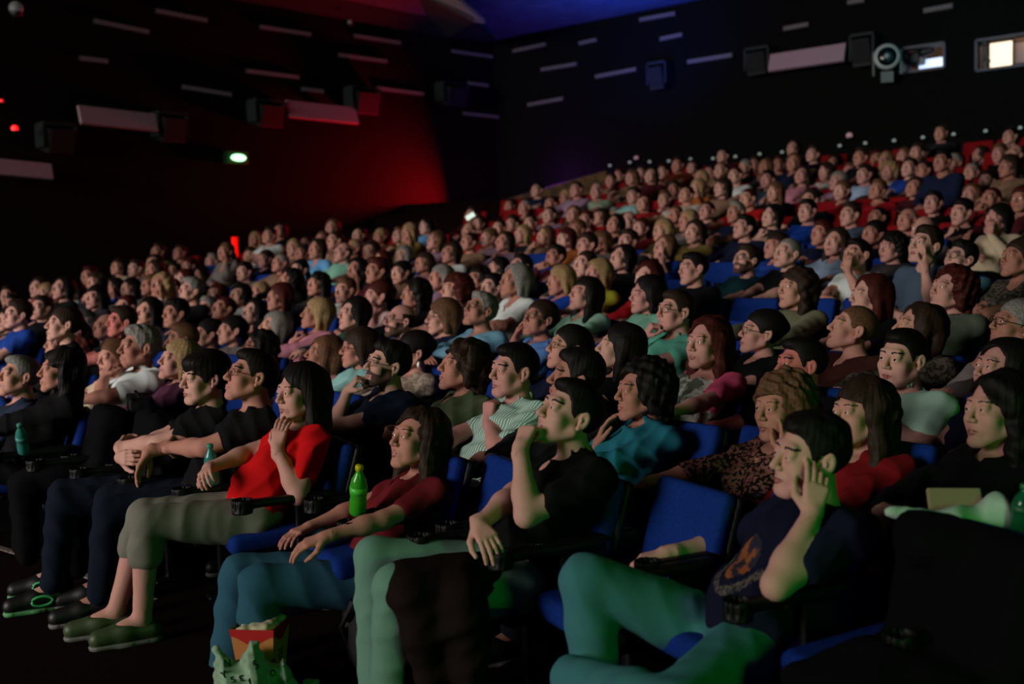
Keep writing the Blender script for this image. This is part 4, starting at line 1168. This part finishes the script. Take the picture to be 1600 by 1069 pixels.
    sp['yaw'] = -(ahead - abody)/D2R; sp['yaw'] = max(-62, min(62, sp['yaw'])); sp['roll'] = rr.uniform(-5, 5)
    if k <= 1: sp['tfold'] = .0105
    P = build_person(sp)
    J = P['J']; hcl = J['hc']; Rz = rotz(-abody)
    root_xy = vec(X, Y, 0) - Rz @ vec(hcl[0], hcl[1], 0)*ps
    loc = (root_xy[0], root_xy[1], zf + drop*ps)
    far = k >= 7; trainers = top == 'blacktee' and 'glasses' not in opts
    R, T, s = J['hf']; mw = m4(R, T, s)
    skin = SKINS[rr.randrange(len(SKINS))]
    if 'flushed' in opts: skin = red_lit_skin
    style = {'s': 's', 'z': 'z', 'd': 'd', 'b': 'b', 'l': 'l', 'c': 'c', 'u': 'u'}[hair]
    if hair == 'l' and rr.random() < .4: style = 'w'
    if hair == 's' and sx == 'f': style = rr.choice(['p', 'u', 'b'])
    if hair == 's' and sx == 'm': style = rr.choice(['s', 'fade', 's'])
    if sp.get('fade'): style = 'fade'
    if sp.get('hair'): style = sp['hair']
    hV, hQ = hair_mesh(style, hh_/.0032, sp['seed'])
    tm = tmat(top); pm = mat('trousers_'+sp.get('pants', PANTS[sp['seed'] % 5]), sp.get('pants', PANTS[sp['seed'] % 5]), .9, spec=.15, bump=.45)
    ms = [skin, LIPS, EYEW, IRIS, BROW[hc], STUB]
    if far:
        Th = hV*s @ R.T + T
        parts = [(P['body'][0], P['body'][1], P['body'][2]), (P['top'][0], P['top'][1], 6), (Th, hQ, 7), (P['bottom'][0], P['bottom'][1], 8)]
        V, Q, mi = join(parts)
        r = link('person', mesh_from('person', V, Q, ms + [tm, HM[hc], pm], mi), None, loc); r.rotation_euler = (0, 0, -abody)
    else:
        r = empty('person', loc, -abody)
        link('body', mesh_from('body', P['body'][0], P['body'][1], ms, P['body'][2]), r)
        if top == 'pinkraglan':
            V, Q, _ = P['top']; c = V[Q].mean(1); d = np.minimum(np.linalg.norm(c - J['shL'], axis=1), np.linalg.norm(c - J['shR'], axis=1))
            sl = (np.abs(c[:,0]) > .115 + (J['nb'][2] - c[:,2])*.25)
            for sd_ in (-1, 1):
                link('sleeve', mesh_from('sleeve', V, Q[sl & (c[:,0]*sd_ > 0)], [mat('cloth_pinksleeve', '#c0486c', .9, spec=.15, bump=.45)]), r)
            link('shirt', mesh_from('shirt', V, Q[~sl], [mat('cloth_printtee', '#c9cfc4', .85, kind='mottle', col2='#5a6456', scale=9., bump=.4)]), r)
        elif top == 'navytee':
            link('shirt', mesh_from('shirt', P['top'][0], P['top'][1], [tm]), r)
            # round chest print, part of the shirt's surface
            V, Q, _ = P['top']; c = V[Q].mean(1); up = J['up']; ctr = J['pel'] + up*tl*.66 + vec(0, -.13, 0)
            rad = np.sqrt((c[:,0] - ctr[0] - .0)**2 + (c[:,2] - ctr[2])**2); fr_ = c[:,1] < ctr[1] + .10
            ring = fr_ & (rad < .060); Vp = V + np.array([0, -.0025, 0]) 
            link('print', mesh_from('print', Vp, Q[ring], [mat('print_orange', '#8a4c20', .8, kind='mottle', col2='#1a1a2c', scale=22.)]), r)
            arcx = fr_ & (rad > .082) & (rad < .108) & (c[:,2] < ctr[2] - .02); link('print', mesh_from('print', Vp, Q[arcx], [mat('print_letters', '#5a5244', .8, kind='mottle', col2='#10142a', scale=75.)]), r)
        else:
            link({'jacket': 'jacket', 'cardigan': 'cardigan', 'polo': 'polo_shirt', 'mid': 'blouse'}.get(sp['top'], 'shirt'), mesh_from('shirt', P['top'][0], P['top'][1], [tm]), r)
        link('trousers' if sp.get('bottom', 'trousers') != 'capri' else 'capri_trousers', mesh_from('trousers', P['bottom'][0], P['bottom'][1], [pm]), r)
        o = link('hair', mesh_from('hair', hV, hQ, [HM[hc]]), r, mw=mw)
        if 'glasses' in opts or sp.get('glasses'): glasses(r, mw, mat('glasses_frame', '#08080a', .3), rnd=(rr.random() < .5 and not sp.get('glasses')))
        if 'cap' in opts:
            V, Q = solid([ell((0,.02,.055),(.092,.112,.088)), ell((0,-.105,.058),(.062,.065,.010),rotx(.25),.01)], .006, lambda G, x, y, z: np.maximum(G, F32(.040) - z)); link('cap', mesh_from('cap', V, Q, [mat('cap_grey', '#3a3a3a', .8)]), r, mw=mw)
        for nm in 'LR':
            if k <= 1 or nm == 'x':
                u_, so = shoe_parts(J, nm, 1.4, flat=1 if top == 'redtee' else 0); sc_ = '#0c0e0c' if top != 'redtee' else '#3a4a2a'
                o = link('shoe', mesh_from('shoe', u_[0], u_[1], [mat('shoe_'+sc_, sc_, .5)]), r); link('sole', mesh_from('sole', so[0], so[1], [mat('sole_green' if trainers else 'sole_grey', '#5a9a60' if trainers else '#6a6a64', .6)]), o)
                if trainers:   # pale ring pattern and laces on the trainers
                    A, Tt = J['an'+nm], J['toe'+nm]; dd = norm((Tt-A)*[1,1,0]); sdv = vec(dd[1], -dd[0], 0)
                    for s_ in (-1, 1):
                        ctr = A*[1,1,0] + dd*.05 + vec(0,0,.06) + sdv*s_*.047
                        rg = [ctr + dd*.045*math.cos(t) + vec(0,0,.022*math.sin(t)) for t in np.linspace(0, 6.28, 18, endpoint=False)]
                        link('stripe', tube_mesh('stripe', rg, .007, mat('trainer_stripe', '#48b870', .5), 6, True), o)
                    zz_ = [A*[1,1,0] + dd*(.02+.014*i) + vec(0,0,.125-.008*i) + sdv*.018*(1 if i % 2 else -1) for i in range(7)]
                    link('laces', tube_mesh('laces', zz_, .003, mat('lace_white', '#b0b8b0', .7), 6), o)
        if top == 'sand':
            for s_ in (1,):
                V, Q = solid([ell((s_*.086,.012,-.048),(.008,)*3), ell((s_*.088,.012,-.066),(.010,)*3)], .0025); link('earring', mesh_from('earring', V, Q, [mat('pearl', '#e0dcd0', .2)]), r, mw=mw)
    r.scale = (ps, ps, ps)
    tag(r, label if not (hero and hero.get('label')) else hero['label'], 'person', 'audience in row %d' % (k+1) if False else 'seated audience')
    npers += 1
    SEATPOS.setdefault(k, []).append((root_xy[0] + (Rz @ vec(0,.03,0))[0], root_xy[1] - rowy(k, root_xy[0]), aseat))
    return r, J, Rz*ps, loc
PERS = {}
for k in sorted(rows):
    L = sorted(rows[k], key=lambda l: float(l[1])); n = len(L)
    for i, l in enumerate(L):
        sx, hair, hc, top, opts = l[3], l[4], l[5], l[6], l[7:]
        who = 'man' if sx == 'm' else 'woman'
        hs_ = ('balding' if hair == 'd' else HN[hc] + ' ' + {'s': 'short-haired', 'z': 'crop-haired', 'b': 'bob-haired', 'l': 'long-haired', 'c': 'curly-haired', 'u': 'tied-haired'}[hair]) if 'cap' not in opts else 'capped'
        tn = TOPN.get(top, top)
        pos = ('%s from the side wall' % ORD[i]) if i < n/2 else ('%s from the right end' % ORD[n-1-i])
        lab = '%s %s in %s, %s row, %s' % (hs_, who, tn, ORD[k], pos)
        if 'blondface' in opts: opts = []
        if k <= 2 and top == 'black' and l[3] == 'm': opts = opts + ['flushed']  # marks men whose skin colour carries the red light
        PERS[(k, top, float(l[1]))] = make_person(k, float(l[1]), float(l[2]), sx, hair, hc, top, opts, i, n, lab)
print('people', npers)
# seats under the people and in the gaps between them
nseat = 0
for k in sorted(SEATPOS):
    S = sorted(SEATPOS[k]); xs_ = [s[0] for s in S]
    for _ in range(40):
        for i in range(len(xs_)-1):
            d = xs_[i+1] - xs_[i]
            if d < .485: m_ = (.485 - d)/2; xs_[i] -= m_*.9; xs_[i+1] += m_*.9
    al = [(x, True) for x in xs_]
    for a, b in zip(xs_, xs_[1:]):
        g = b - a; n = int(round(g/.5)) - 1
        for j in range(n): al.append((a + g*(j+1)/(n+1), False))
    if k == 0: al += [(xs_[-1]+.5, False), (xs_[0]-.5, False)]
    al.sort()
    if k > 15: continue
    for i, (x, occ) in enumerate(al):
        arc = math.atan(2*cv(k)*(x + 7)) ; arc = math.atan(2*cv(k)*(-x - 7)*-1)
        a_ = arc + math.radians(15*max(0, 1 - k/8)) + (math.radians(8) if k == 0 else 0)
        yy = rowy(k, x) - .115
        col = 'red' if k >= 9 else 'blue'
        pos = ('%s from the side wall' % ORD[i]) if i < len(al)/2 else ('%s from the right end' % ORD[len(al)-1-i])
        lab = ('%s %s seat in the %s row, %s' % ('occupied' if occ else 'empty', col, ORD[k], pos))
        seat((x, yy, rise(k)), -a_, k >= 9, lab, '%s auditorium seats' % col, k > 5); nseat += 1
print('seats', nseat)
# ---------------------------------------------------------------- floor marking, bottles, bags and clothes
edge = [((-7.9, 3.13), (-7.2, 3.14)), ((-6.75, 3.14), (-6.28, 3.13)), ((-5.75, 3.11), (-5.40, 3.10)), ((-5.12, 3.07), (-4.92, 3.05))]
mm = mat('edge_strip_white', '#a8968c', .7, kind='noise', col2='#6a5c56', scale=25.)
lst = []
for (a, b) in edge:
    c = ((a[0]+b[0])/2, (a[1]+b[1])/2, .004); lst.append((c, (abs(b[0]-a[0])/2, .022, .004)))
tag(boxes('trim_4', lst, mm), kind='structure')
teal_pl = mat('bottle_teal', '#4fb0a8', .12, trans=.55, spec=.6); cap_t = mat('bottle_cap_teal', '#3f8f84', .4); lab_t = mat('bottle_label_teal', '#4a9a92', .5, kind='noise', col2='#2f6f6a', scale=60.)
def bottle(p, h, rot, body, capm, labm, lab, grp=None, fat=1.):
    r = empty('bottle', p); r.rotation_euler = rot; R_ = .033*fat
    pr = [(R_*.8,0),(R_,.012),(R_,h*.30),(R_*.93,h*.36),(R_,h*.42),(R_,h*.60),(R_*.85,h*.72),(R_*.45,h*.84),(R_*.36,h*.88),(R_*.36,h*.92)]
    lathe('bottle_body', pr, body, 24, r)
    lathe('bottle_cap', [(R_*.48,h*.905),(R_*.48,h*.985),(R_*.40,h)], capm, 20, r)
    lathe('bottle_label', [(R_*1.02,h*.44),(R_*1.03,h*.58)], labm, 24, r)
    tag(r, lab, 'bottle', grp)
bottle((-4.42, 3.1, .655), .20, (.12, .12, 0), teal_pl, cap_t, lab_t, 'teal water bottle in the armrest cup holder beside the woman in the red T-shirt')
bottle((-6.16, 3.05, .66), .20, (.25, .35, 0), teal_pl, cap_t, lab_t, 'teal water bottle held by the man at the left edge, front row')
juice = mat('juice_green', '#3fae2a', .15, trans=.25, spec=.6); ycap = mat('cap_yellow', '#c8c010', .4)
bottle((-3.41, 3.1, .63), .225, (.1, .22, 0), juice, ycap, mat('juice_label', '#4ac83a', .4), 'bottle of green drink with a yellow cap in the cup holder by the young woman', fat=1.1)
bottle((-3.60, 3.02, .50), .21, (.2, 1.25, 2.2), mat('bottle_clear_teal', '#2f8088', .1, trans=.6), mat('cap_pale', '#8fb0a8', .4), mat('label_dim', '#2a6a70', .5), 'clear water bottle lying on the seat edge under the young woman\'s arm')
# popcorn bucket
bk = empty('popcorn_bucket', (-3.58, 2.70, 0), math.radians(30)); w0, w1, hh_ = .068, .092, .245
def frus(z0, z1, grow=0.):
    a = w0 + (w1-w0)*z0/hh_ + grow; b = w0 + (w1-w0)*z1/hh_ + grow
    return [(-a,-a,z0),(a,-a,z0),(a,a,z0),(-a,a,z0),(-b,-b,z1),(b,-b,z1),(b,b,z1),(-b,b,z1)]
V = frus(0, hh_) + frus(hh_-.001, .02, -.004)
link('tub', poly_mesh('tub', frus(0, hh_), BOXF[:1] + BOXF[2:], mat('bucket_yellow', '#c07a3c', .6)), bk)
# red wavy top band on every side
for s_ in range(4):
    V, Fc = [], []; n = 16
    for i in range(n+1):
        t = -1 + 2*i/n; zb = hh_*.80 + .018*math.cos(t*math.pi)*(-1)
        for z in (zb, hh_): 
            w_ = w0 + (w1-w0)*z/hh_ + .0012; V.append(rotz(s_*math.pi/2) @ vec(t*w_, -w_, z))
    for i in range(n): Fc.append((2*i, 2*i+2, 2*i+3, 2*i+1))
    link('red_band', poly_mesh('red_band', V, Fc, mat('bucket_red', '#b81414', .55)), bk)
V, Fc = [], []
w_ = .0905
link('popcorn', mesh_from('popcorn', *solid([ell((rnd.uniform(-.07,.07), rnd.uniform(-.07,.07), .235+rnd.uniform(-.01,.012)), (.014,)*3) for _ in range(70)], .006), [mat('popcorn_cream', '#b8b090', .8)]), bk)
def text_on(parent, txt, size, m, loc, rot, name='lettering'):
    cu = bpy.data.curves.new(name, 'FONT'); cu.body = txt; cu.size = size; cu.extrude = .0006; cu.align_x = 'CENTER'; cu.materials.append(m)
    o = bpy.data.objects.new(name, cu); COL.objects.link(o); o.parent = parent; o.location = loc; o.rotation_euler = rot; return o
bt = mat('bucket_print_dark', '#4a3410', .6)
for s_, xx in ((1, .0),):
    for i, (ww, zz) in enumerate([(.035, .135), (.045, .118), (.030, .100)]):
        w_ = w0 + (w1-w0)*zz/hh_ + .0015
        boxes('print_line', [((w_, 0, zz), (.0008, ww*.6, .004))], bt, bk)
lathe('logo', [(.020,0),(.021,.003),(.012,.005)], mat('bucket_logo_red', '#a83020', .5), 20, bk, loc=(0, -(w0+(w1-w0)*.5)-.001, .125)).rotation_euler = (math.pi/2, 0, 0)
tag(bk, 'red and yellow popcorn bucket on the floor by the feet', 'popcorn bucket')
# crumpled bag with printed letters
def bag_post(G, x, y, z): return G + (folds(x, y, z, 30, 3)*.045 + folds(x, y, z, 70, 5)*.014).astype(F32)
V, Q = solid([ell((0,0,.09),(.135,.10,.10),None,.05), cap((-.07,.0,.12),(-.12,.02,.215),.045,.018,.04), cap((.03,.02,.14),(.045,.0,.235),.045,.016,.04), cap((.10,.0,.08),(.17,.0,.05),.05,.03,.05)], .0055, bag_post)
V[:,2] = np.maximum(V[:,2], 0)
bag = link('printed_bag', mesh_from('printed_bag', V, Q, [mat('bag_pale_green', '#8fae90', .7, kind='noise', col2='#7c9a7c', scale=30.)]), None, (-3.46, 2.54, 0))
bag.rotation_euler = (0, 0, math.radians(50))
ink = mat('bag_ink', '#1c2a1e', .7)
from mathutils.bvhtree import BVHTree
bt_ = BVHTree.FromPolygons([tuple(v) for v in V], [tuple(int(i) for i in q_) for q_ in Q])
for ch, lx, lz, sz, rt in [('S',.035,.165,.050,.1),('N',-.075,.165,.045,-.3),('S',-.055,.115,.036,.2),('Y',-.085,.135,.04,.5),('L',.015,.11,.04,-.4),('I',-.06,.065,.045,.1),('E',-.02,.12,.032,.3),('O',.095,.115,.034,.2),('R',-.11,.03,.04,-.3),('A',.03,.05,.034,.5),('T',-.01,.02,.034,-.2)]:
    hit = bt_.ray_cast(Vector((lx, -.5, lz)), Vector((0, 1, 0)))
    if hit[0] is None: continue
    nrm_ = hit[1]; nrm_ = nrm_ if nrm_.y < 0 else -nrm_
    cu = bpy.data.curves.new('letter', 'FONT'); cu.body = ch; cu.size = sz; cu.extrude = .0045; cu.align_x = 'CENTER'; cu.align_y = 'CENTER'; cu.materials.append(ink)
    tmp = bpy.data.objects.new('tmp', cu); COL.objects.link(tmp); bpy.context.view_layer.update(); me = bpy.data.meshes.new_from_object(tmp); bpy.data.objects.remove(tmp)
    o = bpy.data.objects.new('letter', me); COL.objects.link(o); o.parent = bag
    o.matrix_local = Matrix.Translation(hit[0]) @ nrm_.to_track_quat('Z', 'Y').to_matrix().to_4x4() @ Matrix.Rotation(rt, 4, 'Z')
tag(bag, 'crumpled pale bag printed with black letters on the floor before the popcorn bucket', 'bag')
V, Q = solid([ell((0,0,.16),(.19,.13,.16),None,.05), boxp((0,-.10,.12),(.12,.04,.09),.03,None,.04)], .012, lambda G, x, y, z: np.maximum(G + folds(x, y, z, 18, 9)*F32(.02), F32(.0) - z))
bp_ = link('backpack', mesh_from('backpack', V, Q, [mat('backpack_black', '#0b0b0e', .7)]), None, (-3.22, 3.05, 0)); bp_.rotation_euler = (0,0,-.5)
link('strap', tube_mesh('strap', [(-.10,-.12,.05),(-.13,-.15,.18),(-.08,-.11,.30)], .012, mat('backpack_black', '#0b0b0e', .7)), bp_)
tag(bp_, 'black backpack on the floor under the empty front seat', 'backpack')
V, Q = solid([boxp((0,0,.02),(.06,.045,.018),.015)], .006); o = link('pouch', mesh_from('pouch', V, Q, [mat('pouch_red', '#6a1018', .6)]), None, (-3.45, 2.95, 0)); o.rotation_euler = (.3,.2,.4); tag(o, 'small dark red pouch on the floor beside the popcorn bucket', 'pouch')
V, Q = solid([boxp((0,0,.01),(.03,.02,.008),.006), cap((-.02,0,.01),(.03,.01,.02),.008)], .004); o = link('paper_scrap', mesh_from('paper_scrap', V, Q, [mat('paper_pale', '#9aaa9a', .7)]), None, (-3.38, 2.78, 0)); tag(o, 'small crumpled pale paper scrap on the floor right of the bucket', 'paper')
# handbag on the lap between the left-hand rows
V, Q = solid([boxp((0,0,.10),(.17,.07,.10),.04,None,.03), boxp((0,-.06,.15),(.165,.02,.05),.015,None,.01)], .008, lambda G, x, y, z: G + folds(x, y, z, 22, 2)*F32(.006))
hb = link('handbag', mesh_from('handbag', V, Q, [mat('bag_black_leather', '#0d0c0e', .6, spec=.15)]), None, (-5.9, 3.66, .74)); hb.rotation_euler = (0, 0, -.5)
link('handle', tube_mesh('handle', [(-.12,0,.16),(-.09,-.02,.21),(0,-.03,.225),(.09,-.02,.21),(.12,0,.16)], .009, mat('bag_black_leather', '#0d0c0e', .6, spec=.15)), hb)
tag(hb, 'black leather handbag on a seat back at the left, behind the front row', 'handbag')
# clothes laid over laps and seats
def cloth_obj(name, prims, res, seed, m, loc, rz, lab, cat, amp=.02, f=20, zmin=None):
    def post(G, x, y, z):
        G = G + (folds(x, y, z, f, seed)*amp + folds(x, y, z, f*2.2, seed+4)*amp*.4).astype(F32)
        return G if zmin is None else np.maximum(G, F32(zmin) - z)
    V, Q = solid(prims, res, post); o = link(name, mesh_from(name, V, Q, [m]), None, loc); o.rotation_euler = (0, 0, rz); return tag(o, lab, cat)
PP = {t: v for (kk, t, x), v in PERS.items() if kk <= 1 and not (t == 'black' and x < -2)}
def wp(t, j):    # world place of a person's joint
    r, J, Rz, loc = PP[t]; return Rz @ np.array(J[j]) + np.array(loc)
brown = mat('jacket_dark_brown', '#1c1210', .85, spec=.08, bump=.5)
a, b, c = wp('blackpolo', 'hipL'), wp('blackpolo', 'knL'), wp('blackpolo', 'anL')
mid = a*.45 + b*.55; base = mid.copy()
cloth_obj('jacket', [cap(a*.7+b*.3 - base + vec(0,0,.03), b*.94+a*.06 - base + vec(0,0,.012), .105, .088, .05), cap(mid - base + vec(.12,-.08,-.02), mid - base + vec(.16,-.08,-.30), .10, .07, .08), cap(b - base + vec(.10,-.02,-.03), b - base + vec(.14,0,-.28), .075, .06, .08)],
    .010, 4, brown, tuple(base), 0, 'dark brown jacket draped over the lap of the man in the black polo shirt', 'jacket')
coat = mat('coat_black', '#08080a', .9, spec=.08, bump=.5)
cloth_obj('coat', [boxp((0,.05,.62), (.27,.09,.30), .07, rotx(-.25), .05), ell((0,-.15,.50),(.27,.26,.12),None,.06), boxp((0,-.34,.28),(.25,.06,.26),.05,None,.06), ell((-.10,.03,.86),(.13,.09,.07),None,.06)], .014, 6, coat, (-.94, 2.98, 0), -.55,
    'bulky black coat piled over the front seat right of the man in navy', 'coat')
cloth_obj('coat', [boxp((0,.05,.62), (.27,.09,.28), .07, rotx(-.25), .05), ell((0,-.15,.50),(.27,.26,.12),None,.06), boxp((0,-.34,.28),(.25,.06,.26),.05,None,.06)], .014, 8, mat('coat_navy', '#0a0c14', .9, spec=.08, bump=.5), (-.42, 2.80, -.08), -.55,
    'dark navy coat over the outermost front seat at the lower right', 'coat')
w = wp('black', 'knL')*.5 + wp('black', 'knR')*.5
for xx, yy, nm_ in ((-5.45, 3.42, 'dark coat heaped on the empty front seat left of the young man'), (-5.95, 3.42, 'dark coat heaped on the front seat beside the person in the black jacket')):
    cloth_obj('coat', [boxp((0,.10,.66), (.25,.10,.24), .07, rotx(-.25), .05), ell((0,-.15,.50),(.25,.26,.12),None,.06), boxp((0,-.36,.30),(.23,.06,.24),.05,None,.06)], .014, int(-xx*10), coat, (xx, yy-.1, 0), -.38, nm_, 'coat')
white = mat('scarf_pale', '#a8c4b0', .85, bump=.5)
cloth_obj('scarf', [cap((-.17,-.02,.06),(-.03,-.03,.02),.028,.045,.04), cap((-.03,-.03,.02),(.16,.02,.04),.045,.05,.04), cap((.16,.02,.04),(.42,.05,-.02),.06,.05,.04), cap((.30,.02,.0),(.40,.0,-.14),.05,.04,.04)], .009, 11, white, tuple(on_plane(1478, 826, (0, 3.50, 0), vec(0,1,0))), .62,
    'pale scarf bunched across the lap of the woman in black, lower right', 'scarf', amp=.022, f=26)
V, Q = solid([boxp((0,0,0),(.085,.05,.006),.005), boxp((0,0,.012),(.083,.048,.004),.003)], .005); o = link('envelope', mesh_from('envelope', V, Q, [mat('paper_beige', '#8a7e5c', .7)]), None, tuple(on_plane(1492, 786, (0, 3.60, 0), vec(0,1,0)))); o.rotation_euler = (.9, 0, .5)
tag(o, 'beige paper envelope held by the woman in black, lower right', 'envelope')
bottle(tuple(on_plane(1594, 835, (0, 3.55, 0), vec(0,1,0))), .16, (0, .1, 0), mat('bottle_green_dim', '#1c6a4a', .12, trans=.4), mat('cap_green', '#1c6a3a', .4), mat('label_green', '#1c5a3a', .5), 'dark green bottle at the right edge beside the woman in black')
# glowing telephone held up near the side wall
p = on_plane(735, 338, (0, rowy(10, -11) - .35, 0), vec(0, 1, 0)); r = empty('phone', p, .5); boxes('case', [((0,0,0),(.075,.006,.04), roty(-.5))], mat('gear_black', '#101012', .5), r); boxes('screen', [((0,-.008,0),(.068,.003,.034), roty(-.5))], mat('phone_glow', '#ffffff', .4, emit='#a8d0b8', es=.8), r)
tag(r, 'small glowing phone held up by the stairs parapet in the back rows', 'phone')
